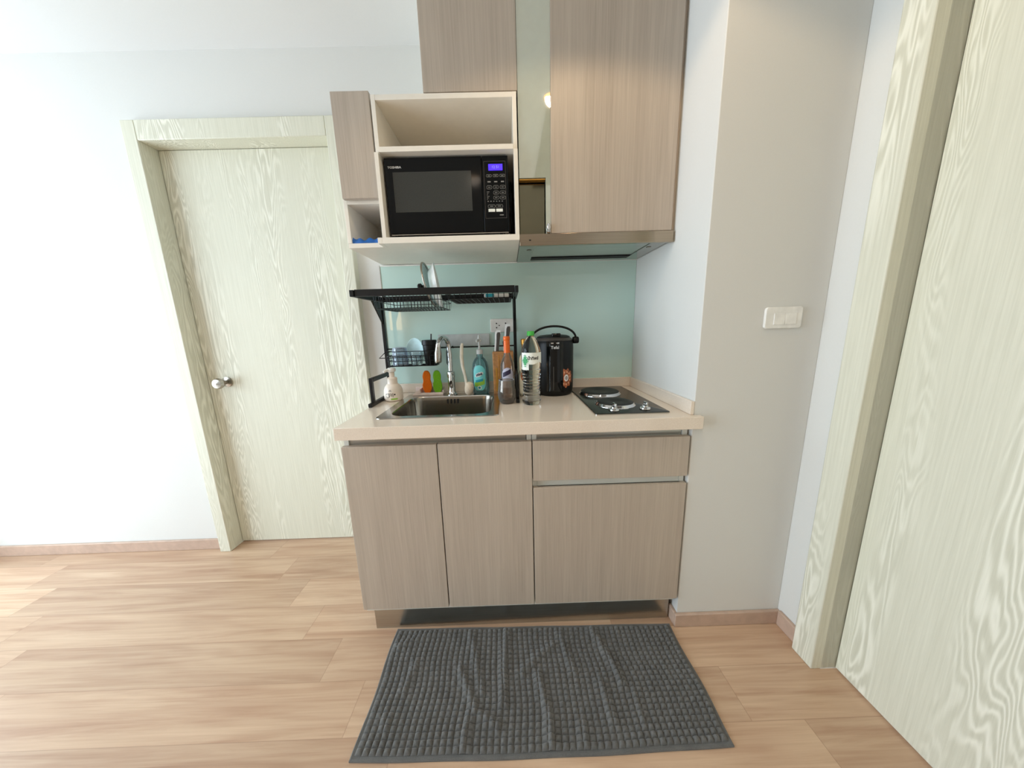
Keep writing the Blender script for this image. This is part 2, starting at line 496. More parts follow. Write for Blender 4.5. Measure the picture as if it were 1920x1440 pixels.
# white oak door in the back wall
d1 = thing('door_1', None, None, (-.571, .575, 0), kind='structure')
leaf = B(-.968, -.174, .575, .612, .007, 1.983).build('door_leaf', M['oak'], d1, bevel=.002)
g = MB()
g.lathe([(.0, 0), (.026, 0), (.026, .006), (.010, .010), (.010, .030), (.022, .036), (.027, .050), (.022, .062), (.0, .066)], 0, 0, 28)
g.v = [(-.870 + x, .575 - z, .925 + y) for x, y, z in g.v]
g.build('door_knob', M['nickel'], leaf)
c = MB()
c.box(-1.028, -.970, .500, .66, 0, 2.062); c.box(-.172, -.118, .500, .66, 0, 2.062); c.box(-.970, -.172, .500, .66, 1.985, 2.062)
c.build('casing', M['oak'], d1, bevel=.003)
c = MB()
c.box(-.970, -.957, .613, .64, 0, 1.985); c.box(-.185, -.172, .613, .64, 0, 1.985); c.box(-.957, -.185, .613, .64, 1.972, 1.985)
c.build('door_stop', M['oak'], d1)
# second door in the right wall, its casing just enters the picture
d2 = thing('door_2', None, None, (XR, -.6, 0), kind='structure')
c = MB()
c.box(1.560, 1.700, -.165, -.095, 0, 2.06); c.box(1.560, 1.700, -1.12, -1.05, 0, 2.06); c.box(1.560, 1.700, -1.05, -.165, 1.99, 2.06)
c.build('casing', M['oak'], d2, bevel=.003)
B(1.640, 1.676, -1.048, -.167, .007, 1.988).build('door_leaf', M['oak'], d2, bevel=.002)
# skirting
k = MB(); k.box(1.186, 1.593, -.008, .005, 0, .056); k.box(1.186, 1.198, .005, .046, 0, .056)
struct(k.build('baseboard_pillar', M['skirt'], bevel=.003))
struct(B(1.580, 1.593, -.093, -.008, 0, .062).build('baseboard_right', M['skirt'], bevel=.003))
struct(B(-2.4, -1.028, .522, .535, 0, .06).build('baseboard_back', M['skirt'], bevel=.003))

# aqua glass splashback (with its strip rising behind the gap in the wall cabinets)
s = MB(); s.box(-.013, 1.1972, .529, .5345, .8503, 1.461)
spl = tag(s.build('glass_splashback', M['splash'], origin=(.59, .5345, .8503)), 'pale aqua glass splashback behind the worktop and dish rack', 'splashback')
B(-.0165, -.0130, .527, .5345, .8975, 1.461).build('edge_strip', M['alu'], spl)
B(-.013, 1.1972, .5275, .529, 1.4555, 1.461).build('top_seal', M['white'], spl)

# ================================================================== BASE UNITS
def carcass(mb, x0, x1, y0, y1, z0, z1, t=.016):
    mb.box(x0, x0 + t, y0, y1, z0, z1); mb.box(x1 - t, x1, y0, y1, z0, z1)
    mb.box(x0 + t, x1 - t, y0, y1, z0, z0 + t); mb.box(x0 + t, x1 - t, y1 - .006, y1, z0 + t, z1)
    return mb
sc_ = thing('sink_cabinet', 'greige base cabinet with two tall doors under the sink', 'cabinet', (.325, .01, .10))
carcass(MB(), .002, .647, .020, .520, .10, .806).build('carcass', M['lamgrey'], sc_)
B(.001, .3225, 0, .018, .124, .775).build('cabinet_door', M['greige'], sc_, bevel=.001)
B(.3262, .6465, 0, .018, .124, .775).build('cabinet_door', M['greige'], sc_, bevel=.001)
h = MB(); h.box(.019, .629, .026, .030, .774, .806); h.box(.019, .629, .018, .030, .770, .774)
h.build('handle_channel', M['alu'], sc_)
dc = thing('drawer_cabinet', 'greige base cabinet with a drawer over one wide door under the hob', 'cabinet', (.92, .01, .10))
carcass(MB(), .649, 1.190, .020, .520, .10, .806).build('carcass', M['lamgrey'], dc)
B(.6505, 1.190, 0, .018, .629, .775).build('drawer_front', M['greige'], dc, bevel=.001)
B(.6505, 1.190, 0, .018, .124, .601).build('cabinet_door', M['greige'], dc, bevel=.001)
h = MB(); h.box(.666, 1.173, .026, .030, .774, .806); h.box(.666, 1.173, .018, .030, .770, .774)
h.build('handle_channel', M['alu'], dc)
h = MB(); h.box(.666, 1.173, .022, .026, .600, .630); h.box(.666, 1.173, .012, .026, .5975, .601)
h.build('handle_channel', M['lamgrey'], dc)
p = MB(); p.box(.022, 1.180, .034, .044, 0, .10); p.box(.022, .032, .044, .50, 0, .10)
tag(p.build('plinth', M['plinth'], origin=(.6, .045, 0)), 'shiny metal plinth under the base cabinets', 'plinth')

# worktop with sink cut-out and upstands
wt = thing('worktop', 'cream stone kitchen worktop with a low upstand', 'worktop', (.6, .25, .807))
MB().cells([-.004, .112, .520, 1.197, 1.217], [-.022, .002, .075, .440, .5345],
           [[1, 1, 1, 1], [1, 1, 1, 0], [1, 0, 1, 0], [1, 1, 1, 0]], .807, .850).build('slab', M['quartz'], wt, bevel=.0015)
u = MB(); u.box(-.002, 1.185, .517, .5285, .8505, .896); u.box(1.185, 1.197, .003, .5285, .8505, .896)
u.build('upstand', M['quartz'], wt, bevel=.001)

# sink
sk = thing('kitchen_sink', 'stainless steel inset sink with one rounded bowl', 'sink', (.315, .25, .70))
r_ = MB()
L = [rrect(.093, .536, .062, .462, .022, .8505), rrect(.094, .535, .063, .461, .022, .8535), rrect(.131, .506, .086, .396, .055, .8540),
     rrect(.133, .504, .088, .394, .054, .8500)]
r_.loft(L, False, False)
r_.build('rim', M['steel'], sk)
bw = MB()
L = [rrect(.133, .504, .088, .394, .054, .8500), rrect(.136, .501, .091, .391, .053, .835), rrect(.140, .497, .095, .387, .055, .740), rrect(.146, .491, .101, .381, .055, .722),
     rrect(.160, .477, .115, .367, .050, .712), rrect(.20, .43, .16, .32, .04, .709)]
bw.loft(L, False, True)
bw.build('basin', M['sinksteel'], sk)
dr = MB(); dr.lathe([(.056, .7095), (.057, .7130), (.050, .7135), (.044, .7105), (.012, .7100), (.011, .716), (.004, .717)], .330, .250, 40)
dr.build('drain', M['chrome'], sk)
ov = MB()
for i in range(4):
    x = .287 + i * .0155
    ov.box(x, x + .0075, .3875, .3898, .820, .841)
ov.build('overflow_slots', M['darkslot'], sk)

# tap
fa = thing('kitchen_tap', 'chrome gooseneck tap at the back of the sink', 'tap', (.305, .432, .8535))
MB().lathe([(.026, .8536), (.026, .857), (.019, .864), (.0165, .872), (.0165, .935), (.019, .940), (.018, .962), (.010, .968)], .305, .432, 32).build('body', M['chrome'], fa)
ax = Vector((-.029, -.070, 0)).normalized()
R = .041
path = [Vector((.305, .432, .955)), Vector((.305, .432, 1.00)), Vector((.304, .432, 1.05)), Vector((.303, .431, 1.075))]
c0 = Vector((.303, .431, 1.080)) + ax * R
for k in range(1, 13):
    a = math.radians(180 - 165 * k / 12)
    path.append(c0 + ax * R * cos(a) + Vector((0, 0, 1)) * R * sin(a))
e = path[-1]
path += [e + ax * .003 + Vector((0, 0, -.02))]
MB().tube(path, .0112, 16).build('gooseneck', M['chrome'], fa)
e = path[-1]
MB().tube([e + Vector((0, 0, .012)), e, e + ax * .002 + Vector((0, 0, -.012)), e + ax * .005 + Vector((0, 0, -.05)), e + ax * .005 + Vector((0, 0, -.056))], [.0116, .0135, .0158, .0162, .013], 16).build('spray_head', M['steel'], fa)
lv = MB(); lv.tube([(.306, .416, .890), (.307, .408, .905), (.308, .406, .935), (.308, .409, .962)], [.006, .0115, .0115, .005], 14)
lv.build('lever', M['chrome'], fa)

# hob
hb = thing('electric_hob', 'dark two-plate electric hob set in the worktop', 'hob', (1.0, .27, .85))
p = MB(); p.loft([rrect(.8725, 1.134, .030, .500, .012, .8502), rrect(.8725, 1.134, .030, .500, .012, .8545), rrect(.8755, 1.131, .033, .497, .010, .8560)])
p.build('hob_surface', M['hobplate'], hb)
p = MB()
p.loft([rrect(.8720, 1.1345, .0290, .5005, .012, .8502), rrect(.8720, 1.1345, .0290, .5005, .012, .8535), rrect(.8723, 1.1342, .0294, .5001, .012, .8535), rrect(.8723, 1.1342, .0294, .5001, .012, .8502)], False, False)
p.build('steel_edge', M['steel'], hb)
for cx, cy, rr in ((.983, .352, .086), (.982, .152, .070)):
    hp = MB().lathe([(rr - .004, .8562), (rr - .004, .866), (rr - .007, .8685), (rr - .02, .8690), (rr * .3, .8685), (rr * .28, .8675), (.004, .8675)], cx, cy, 56).build('hotplate', M['iron'], hb)
    MB().lathe([(rr + .0045, .8560), (rr + .0042, .8575), (rr + .0010, .8600), (rr - .0008, .8640), (rr - .0035, .8662), (rr - .0038, .8560)], cx, cy, 56, cap0=False, cap1=False).build('trim_ring', M['chrome'], hp)
for kx, ky in ((.948, .064), (1.062, .070)):
    kn = MB().lathe([(.017, .8561), (.0185, .8585), (.0175, .8625), (.011, .865), (.0105, .870), (.0, .871)], kx, ky, 30).build('control_knob', M['chrome'], hb)
    MB().obox((kx + .001, ky, .8765), (.0035, 0, 0), (0, .0135, 0), (0, 0, .0065)).build('knob_grip', M['chrome'], kn, bevel=.002)

# ================================================================== WALL UNITS
YW = .5285
nc = thing('narrow_wall_cabinet', 'slim greige wall cabinet with an open cubby below its door', 'cabinet', (.07, .37, 1.462))
k = MB()
k.box(.000, .014, .224, YW, 1.479, 1.940); k.box(.000, .1445, .226, YW, 1.463, 1.479); k.box(.014, .1445, .224, YW, 1.610, 1.624)
k.box(.000, .1445, .224, YW, 1.926, 1.940); k.box(.014, .1445, .520, YW, 1.479, 1.926)
k.build('carcass', M['lam'], nc, bevel=.0008)
B(.010, .1375, .200, .218, 1.620, 1.945).build('cabinet_door', M['greige'], nc, bevel=.0012)
ou = thing('open_shelf_unit', 'cream open wall unit with an empty niche above the microwave', 'shelf unit', (.385, .35, 1.462))
k = MB()
k.box(.145, .159, .178, YW, 1.482, 1.752); k.box(.616, .630, .178, YW, 1.482, 1.752); k.box(.145, .159, .1945, YW, 1.752, 1.930); k.box(.616, .630, .1945, YW, 1.752, 1.930); k.box(.145, .630, .174, YW, 1.462, 1.482); k.box(.129, .145, .174, .224, 1.462, 1.482)
k.box(.159, .616, .195, YW, 1.914, 1.930); k.box(.159, .616, .520, YW, 1.482, 1.914)
k.build('carcass', M['lam'], ou, bevel=.0008)
B(.1592, .6158, .179, .520, 1.752, 1.768).build('shelf', M['lam'], ou, bevel=.0008)
uc = thing('upper_wall_cabinet', 'greige wall cabinet reaching the ceiling above the open niche', 'cabinet', (.476, .36, 1.932))
B(.322, .632, .220, YW, 1.932, 2.328).build('carcass', M['lam'], uc)
B(.320, .6335, .200, .218, 1.936, 2.327).build('cabinet_door', M['greige'], uc, bevel=.0012)
rc = thing('tall_wall_cabinet', 'tall greige wall cabinet above the cooker hood, lit by a warm spotlight', 'cabinet', (.965, .36, 1.488))
B(.7465, 1.188, .220, YW, 1.4875, 2.328).build('carcass', M['lam'], rc)
B(.745, 1.184, .200, .218, 1.4885, 2.327).build('cabinet_door', M['greige'], rc, bevel=.0012)
B(1.1885, 1.197, .214, .232, 1.4885, 2.327).build('filler_strip', M['greige'], rc)
fp = MB().cells([.6345, .7275, .7445], [1.488, 1.672, 2.328], [[0, 1], [1, 1]], .203, .215, 'y')
tag(fp.build('filler_panel', M['gloss'], origin=(.69, .21, 1.488)), 'narrow glossy white filler panel between the two tall wall cabinets', 'panel')

# cooker hood
hd = thing('cooker_hood', 'slim stainless cooker hood under the tall wall cabinet', 'cooker hood', (.91, .35, 1.448))
B(.6315, 1.190, .196, .212, 1.448, 1.487).build('fascia', M['hoodsteel'], hd, bevel=.001)
k = MB(); k.box(.6315, .640, .212, .520, 1.456, 1.487); k.box(1.181, 1.190, .212, .520, 1.456, 1.487); k.box(.640, 1.181, .212, .520, 1.470, 1.486)
k.box(.640, .690, .212, .520, 1.456, 1.470); k.box(1.130, 1.181, .212, .520, 1.456, 1.470); k.box(.690, 1.130, .485, .520, 1.456, 1.470); k.box(.690, 1.130, .212, .232, 1.456, 1.470)
k.build('canopy', M['steel'], hd)
B(.691, 1.129, .233, .430, 1.459, 1.469).build('grease_filter', M['filter'], hd)
B(.691, 1.129, .440, .470, 1.455, 1.469).build('light_strip_slot', M['darkslot'], hd)
for x in (.672, 1.148):
    MB().lathe([(.009, 1.456), (.010, 1.4545), (.006, 1.4535), (.001, 1.4535)], x, .300, 20).build('screw_cap', M['nickel'], hd)
bx = B(.6345, .7265, .225, .520, 1.4875, 1.662).build('motor_box', M['mirror'], hd, bevel=.0015)
B(.6345, .7265, .2055, .225, 1.6665, 1.670).build('box_lip', M['gold'], bx)
MB().lathe([(.005, 1.4875), (.008, 1.4895), (.005, 1.500), (.0075, 1.506), (.006, 1.518), (.001, 1.520)], .7360, .1935, 18).build('cable_gland', M['chrome'], hd)
MB().box(.665, .672, .1953, .196, 1.464, 1.468).build('switch_dot', M['darkslot'], hd)

# microwave
mw = thing('microwave', 'black microwave with a lit blue display in the wall unit', 'microwave', (.378, .34, 1.4825))
MY = .203
B(.167, .594, MY + .014, .505, 1.494, 1.746).build('casing', M['blackmat'], mw, bevel=.003)
dk = B(.166, .503, MY, MY + .014, 1.500, 1.745).build('door', M['mwblack'], mw, bevel=.002)
B(.193, .466, MY - .0008, MY, 1.571, 1.700).build('door_window', M['mwwin'], dk)
text_mesh('TOSHIBA', .0092, lambda x, y: (.2010 + x * 1.25, MY - .0006, 1.7150 + y), bold=.0003).build('lettering', M['silverink'], dk, smooth=False)
cp = B(.505, .595, MY, MY + .014, 1.500, 1.745).build('control_panel', M['mwblack'], mw, bevel=.002)
k = MB()
k.box(.511, .512, MY - .0006, MY, 1.545, 1.727); k.box(.586, .587, MY - .0006, MY, 1.545, 1.727)
k.box(.511, .5865, MY - .0006, MY, 1.7265, 1.7275); k.box(.511, .5865, MY - .0006, MY, 1.5445, 1.5455)
k.build('panel_outline', M['handle'], cp)
dp = B(.5275, .5765, MY - .0008, MY, 1.6985, 1.7185).build('display', M['display'], cp)
text_mesh('12 51', .012, lambda x, y: (.552 + x, MY - .0013, 1.7085 + y)).build('digits', M['lavender'], dp, smooth=False)
def ring_button(x, z, w, hh, mat, filled=False):
    if filled:
        B(x - w / 2, x + w / 2, MY - .0012, MY, z - hh / 2, z + hh / 2).build('button', mat, cp)
    else:
        t = .0009
        m_ = MB()
        o_ = rr2(x - w / 2, x + w / 2, z - hh / 2, z + hh / 2, hh * .4, 4); i_ = rr2(x - w / 2 + t, x + w / 2 - t, z - hh / 2 + t, z + hh / 2 - t, hh * .4 - t, 4)
        y0 = MY - .0007
        m_.loft([[(a, MY, c_) for a, c_ in o_], [(a, y0, c_) for a, c_ in o_], [(a, y0, c_) for a, c_ in i_], [(a, MY, c_) for a, c_ in i_]], False, False)
        m_.box(x - w * .22, x + w * .22, y0, MY, z - .0009, z + .0009)
        m_.build('button', mat, cp)
for i in range(3):
    ring_button(.528 + i * .0235, 1.682, .019, .0085, M['greyink'])
    ring_button(.528 + i * .0235, 1.6455, .019, .0115, M['greyink'])
for j in range(2):
    for i in (1, 2):
        ring_button(.528 + i * .0235, 1.628 - j * .0165, .020, .011, M['greyink'])
for i in range(2):
    ring_button(.534 + i * .0275, 1.584, .0255, .0105, M['greyink'])
    ring_button(.534 + i * .0275, 1.5705, .0235, .0095, M['labelwhite'], True)
k = MB()
for i in range(3): k.box(.5225 + i * .0235, .5335 + i * .0235, MY - .0005, MY, 1.661, 1.665)
k.build('button_text', M['greyink'], cp)
k = MB()
for j in range(6): k.box(.5185, .5215 + (j % 3) * .003, MY - .0005, MY, 1.606 + j * .0048, 1.6075 + j * .0048)
k.build('side_text', M['greyink'], cp)
k = MB()
for i in range(6): k.box(.520 + i * .010, .5245 + i * .010, MY - .0005, MY, 1.599, 1.6015)
k.build('row_text', M['greyink'], cp)
B(.562, .576, MY - .0005, MY, 1.5535, 1.5565).build('model_text', M['greyink'], cp)
B(.170, .592, MY + .001, MY + .016, 1.4955, 1.4985).build('lower_trim', M['nickel'], mw)
for x in (.19, .57):
    for y in (.235, .47):
        MB().lathe([(.010, 1.4822), (.011, 1.484), (.010, 1.494)], x, y, 16).build('foot', M['blackmat'], mw)
cd = MB().tube([(.606, .30, 1.70), (.605, .275, 1.69), (.604, .268, 1.668), (.605, .268, 1.62), (.606, .272, 1.56), (.605, .30, 1.50), (.604, .34, 1.487)], .0035, 10)
cd.build('power_cord', M['blackmat'], mw)

# things in the cubby
b = MB(); vs = []; fs = []
nx, ny = 22, 14
for layer in range(2):
    for j in range(ny + 1):
        for i in range(nx + 1):
            u_, v_ = i / nx, j / ny
            hgt = (.017 - .007 * u_ + .006 * (math.sin(u_ * 9 + 1.2) * .5 + .5) * (1 - v_ * .4) + .004 * math.sin(u_ * 23 + v_ * 9)) * min(1, 9 * min(u_, 1 - u_) + .6) * min(1, 8 * min(v_, 1 - v_) + .45)
            z = 1.4797 + (max(.0015, hgt) if layer else .0)
            vs.append((.001 + .125 * u_ + .002 * math.sin(v_ * 8), .228 + .10 * v_ + .002 * math.sin(u_ * 11), z))
N = (nx + 1) * (ny + 1)
for layer in range(2):
    for j in range(ny):
        for i in range(nx):
            k_ = layer * N + j * (nx + 1) + i
            fs.append((k_, k_ + 1, k_ + nx + 2, k_ + nx + 1))
edge = [i for i in range(nx + 1)] + [(j) * (nx + 1) + nx for j in range(1, ny + 1)] + [ny * (nx + 1) + i for i in range(nx - 1, -1, -1)] + [j * (nx + 1) for j in range(ny - 1, 0, -1)]
for a in range(len(edge)):
    p_, q_ = edge[a], edge[(a + 1) % len(edge)]
    fs.append((p_, q_, q_ + N, p_ + N))
tag(b.add(vs, fs).build('plastic_bag', M['blue'], origin=(.07, .29, 1.4797)), 'crumpled blue plastic bag lying in the open cubby', 'bag')
bb = thing('cardboard_box', 'small brown box at the back of the open cubby', 'box', (.115, .46, 1.479))
B(.080, .136, .40, .505, 1.4792, 1.545).build('body', M['brown'], bb, bevel=.001)
B(.079, .137, .399, .506, 1.545, 1.556).build('lid', M['pink'], bb, bevel=.001)

# ================================================================== DISH RACK
dr_ = thing('dish_rack', 'black metal dish rack standing over the sink', 'dish rack', (.305, .35, .85))
RX0, RX1 = .0, .614
B(RX0 + .014, RX1 - .006, .195, .209, 1.287, 1.312).build('rail', M['black'], dr_, bevel=.0015)
B(RX0 + .014, RX1 - .006, .452, .466, 1.287, 1.312).build('rail', M['black'], dr_, bevel=.0015)
for x0, x1 in ((RX0 - .002, RX0 + .013), (RX1 - .005, RX1 + .008)):
    B(x0, x1, .190, .470, 1.286, 1.310).build('side_rail', M['black'], dr_, bevel=.0015)
def foot(x0, x1):
    # closed side bracket: foot bar, short front upright, arm back to the post
    k = MB(); k.box(x0, x1, .235, .500, .8506, .866)
    k.box(x0 + .001, x1 - .001, .262, .280, .866, .968)
    k.box(x0 + .001, x1 - .001, .280, .452, .950, .968)
    k.build('foot_bracket', M['black'], dr_, bevel=.0015)
    B(x0, x1, .452, .470, .866, 1.287).build('post', M['black'], dr_, bevel=.0015)
    MB().prism([(.360, 1.286), (.4519, 1.286), (.4519, 1.190)], 'x', x0 + .004, x1 - .004).build('gusset', M['black'], dr_)
foot(-.004, .010); foot(.604, .618)
MB().tube([(.010, .461, 1.074), (.604, .461, 1.074)], .0032, 8).build('crossbar', M['black'], dr_)
def wire_basket(name, x0, x1, y0, y1, z0, z1, nx, ny, parent, flare=.010, r=.0015):
    k = MB()
    def loop(e, z, rr):
        k.tube([Vector(q) for q in rrect(x0 - e, x1 + e, y0 - e, y1 + e, .012 + e, z, 4)], rr, 6, True)
    loop(flare, z1, r * 1.25); loop(flare * .5, (z0 + z1) / 2, r) if z1 - z0 > .03 else None
    loop(0, z0, r)
    for i in range(nx + 1):
        x = x0 + .006 + (x1 - x0 - .012) * i / nx
        k.tube([(x, y0 - flare, z1), (x, y0, z0), (x, y1, z0), (x, y1 + flare, z1)], r * .85, 5)
    for j in range(ny + 1):
        y = y0 + .006 + (y1 - y0 - .012) * j / ny
        k.tube([(x0 - flare, y, z1), (x0, y, z0), (x1, y, z0), (x1 + flare, y, z1)], r * .85, 5)
    return k.build(name, M['black'], parent)
wire_basket('basket', .075, .322, .222, .440, 1.243, 1.300, 18, 3, dr_, .008)
wire_basket('tray', .352, .594, .222, .440, 1.271, 1.300, 11, 9, dr_, .010, .0018)
# plates in the upper basket
def tilt(mb, c, ry, rz=0):
    """lathe made along Z around the origin -> axis turned to +X, tilted, moved to c"""
    mt = Matrix.Translation(c) @ Matrix.Rotation(rz, 4, 'Z') @ Matrix.Rotation(ry, 4, 'Y')
    mb.v = [tuple(mt @ Vector(p)) for p in mb.v]
    return mb
LC, LA = (.266, .315, 1.338), math.radians(-102)
ld = thing('pan_lid', 'round glass pan lid with a dark rim standing in the rack basket', 'lid', (.275, .315, 1.248))
MB_ = tilt(MB().lathe([(.0001, .020), (.03, .018), (.06, .012), (.084, .002), (.084, .0005), (.06, .010), (.03, .016), (.0001, .018)], 0, 0, 56), LC, LA)
MB_.build('glass_dome', M['lidglass'], ld)
tilt(MB().tube([(.086 * cos(2 * PI * i / 56), .086 * sin(2 * PI * i / 56), .001) for i in range(56)], .0038, 10, True), LC, LA).build('rim', M['nickel'], ld)
tilt(MB().lathe([(.006, .019), (.006, .030), (.014, .034), (.015, .044), (.010, .049), (.0001, .050)], 0, 0, 24), LC, LA).build('knob', M['blackmat'], ld)
PC = (.2985, .315, 1.333)
pl = tilt(MB().lathe([(.0001, .030), (.045, .030), (.060, .027), (.076, .012), (.0895, .000), (.0895, -.002), (.074, .008), (.058, .022), (.044, .026), (.0001, .026)], 0, 0, 60), PC, math.radians(-98), math.radians(8))
tag(pl.build('plate', M['porcelain'], origin=(.30, .315, 1.247)), 'deep white plate standing on edge beside the pan lid', 'plate')
pk = thing('sponge_packet', 'pale packet with a teal band on the right rack tray', 'packet', (.55, .31, 1.2735))
B(.490, .586, .235, .345, 1.2745, 1.2875).build('wrapper', M['whitegrey'], pk, bevel=.003)
B(.4965, .529, .2336, .3464, 1.2752, 1.2881).build('band', M['teal'], pk, bevel=.002)

# ---- lower wire basket hung on the crossbar
lb = thing('hanging_wire_basket', 'small black wire basket hanging under the dish rack', 'basket', (.15, .40, 1.0))
wire_basket('mesh_tray', .036, .252, .382, .455, 1.000, 1.046, 10, 3, lb, .003, .0018)
k = MB()
k.tube([(.032, .378, 1.066), (.2525, .378, 1.066), (.2525, .4545, 1.066), (.032, .4545, 1.066)], .0018, 6, True)
k.tube([(.032, .378, 1.066), (.014, .350, 1.042), (.226, .350, 1.042), (.236, .378, 1.066)], .0018, 6)
for x in (.05, .24):
    k.tube([(x, .4555, 1.046), (x, .4565, 1.066), (x, .461, 1.0800), (x, .467, 1.0735), (x, .4665, 1.066)], .0018, 6)
k.build('upper_wire', M['black'], lb)
tag(MB().tube([(.318, .4655, 1.070), (.316, .461, 1.0795), (.310, .453, 1.072), (.2875, .451, 1.058), (.2870, .450, 1.000), (.291, .446, .994), (.297, .441, .999)], .0025, 8).build('wire_hook', M['black'], origin=(.29, .455, .994)),
    'thin black wire hook hanging from the rack crossbar beside the tap', 'hook')
# clear tub upside down
tb = MB().lathe([(.0345, 1.0025), (.0345, 1.006), (.0335, 1.008), (.0325, 1.050), (.0315, 1.072), (.0280, 1.082), (.015, 1.0845), (.0001, 1.0845)], .080, .4185, 36, cap0=False)
tag(tb.build('plastic_tub', M['cleartub'], origin=(.087, .388, 1.0025), solid=.0012), 'clear plastic tub turned upside down in the hanging basket', 'tub')
# pale bowl leaning upright
bo = MB().lathe([(.0001, -.010), (.030, -.010), (.046, -.004), (.058, .004), (.0565, .0052), (.045, -.002), (.030, -.0075), (.0001, -.0075)], 0, 0, 56, .78, 1.02)
mt = Matrix.Translation((.146, .4400, 1.0640)) @ Matrix.Rotation(math.radians(-14), 4, 'Z') @ Matrix.Rotation(math.radians(86), 4, 'X')
bo.v = [tuple(mt @ Vector(q)) for q in bo.v]
tag(bo.build('oval_dish', M['aquabowl'], origin=(.150, .4395, 1.0025)), 'pale aqua oval dish standing on edge in the hanging basket', 'dish')
gl = MB()
def facet(rx, z, n=16):
    return [(.158 + .84 * rx * (1 + .05 * (i % 2)) * cos(2 * PI * i / n), .4105 + .84 * rx * (1 + .05 * (i % 2)) * sin(2 * PI * i / n), z) for i in range(n)]
gl.loft([facet(.026, 1.0026), facet(.028, 1.006), facet(.031, 1.045), facet(.0325, 1.062), facet(.0305, 1.062), facet(.028, 1.045), facet(.024, 1.010)])
tag(gl.build('drinking_glass', M['realglass'], origin=(.163, .396, 1.0025)), 'clear cut-glass tumbler in front of the pale aqua dish', 'glass')
tm = thing('black_tumbler', 'black tumbler with a dark straw at the end of the hanging basket', 'tumbler', (.219, .4145, 1.0025))
MB().lathe([(.022, 1.0027), (.0235, 1.005), (.0305, 1.090), (.0335, 1.092), (.0335, 1.097), (.0325, 1.112), (.030, 1.113), (.0295, 1.100), (.0225, 1.010)], .219, .4145, 40).build('body', M['blackmat'], tm)
MB().tube([(.2235, .4145, 1.01), (.2275, .4145, 1.105), (.2305, .4145, 1.140)], .0032, 10).build('straw', M['ink'], tm)
MB().tube([(.249, .418, 1.088), (.260, .424, 1.084), (.262, .425, 1.072), (.258, .422, 1.0715), (.247, .418, 1.071)], .0042, 10).build('handle', M['redbrown'], tm)

# ================================================================== ON THE WORKTOP
# wall socket and frosted strip on the glass
so = thing('socket_outlet', 'white double wall socket on the aqua glass', 'socket', (.554, .529, 1.17))
MB().prism(rr2(.494, .614, 1.137, 1.201, .006), 'y', .5205, .5288).build('plate', M['white'], so, bevel=.002)
for cx in (.532, .576):
    k = MB()
    for dx, dz, r in ((-.008, .010, .0034), (-.008, -.010, .0034), (.005, 0, .0028)):
        k.prism([(cx + dx + r * cos(a * PI / 6), 1.169 + dz + r * sin(a * PI / 6)) for a in range(12)], 'y', .5200, .5206)
    k.build('socket_holes', M['darkslot'], so)
tag(MB().prism(rr2(.236, .487, 1.076, 1.133, .004), 'y', .5215, .5288).build('frosted_strip', M['frosted'], origin=(.36, .525, 1.076), bevel=.001),
    'pale frosted plastic strip on the glass behind the tap', 'wall strip')
# hand soap
ss = thing('soap_dispenser', 'off-white foaming hand soap pump bottle by the left rack foot', 'soap bottle', (.040, .372, .85))
SX, SY = .054, .366
MB().lathe([(.030, .8502), (.037, .853), (.0403, .862), (.0408, .880), (.0395, .898), (.0345, .913), (.027, .922), (.0235, .926)], SX, SY, 44).build('bottle', M['soapwhite'], ss)
MB().lathe([(.0215, .9262), (.0215, .951), (.019, .954), (.0115, .956), (.0115, .976), (.013, .978)], SX, SY, 32).build('collar', M['soapwhite'], ss)
k = MB(); k.lathe([(.013, .978), (.018, .981), (.019, .991), (.014, .997), (.0001, .998)], SX, SY, 28)
k.tube([(SX, SY, .989), (SX - .016, SY - .018, .988), (SX - .024, SY - .027, .982)], [.008, .0065, .005], 12)
k.build('pump_head', M['white'], ss)
srf = lambda z: .0409 if z < .88 else .0409 - .0012 * (z - .88) / .018
k = MB()
for (u0, u1, z0, z1) in ((-.006, .006, .897, .899), (-.004, .004, .902, .904), (-.022, -.012, .884, .8855), (-.006, -.003, .872, .890), (.001, .003, .876, .890), (.006, .008, .875, .888), (.011, .013, .873, .890), (.016, .022, .880, .886), (-.014, -.009, .868, .8695)):
    cyl_patch(k, SX, SY, srf, None, u0, u1, z0, z1, 3, 3)
for i in range(14):
    a0, a1 = 2 * PI * i / 14, 2 * PI * (i + .7) / 14
    u0, u1 = -.013 + .009 * cos(a0), -.013 + .009 * cos(a1)
    z0, z1 = .879 + .009 * sin(a0), .879 + .009 * sin(a1)
    k.tube([on_cyl(SX, SY, .0408, u0, z0), on_cyl(SX, SY, .0408, u1, z1)], .0007, 5)
k.build('label_print', M['ink'], ss)
k = MB(); cyl_patch(k, SX, SY, srf, None, .002, .030, .860, .866, 10, 3)
k.build('label_swash', M['lime'], ss)
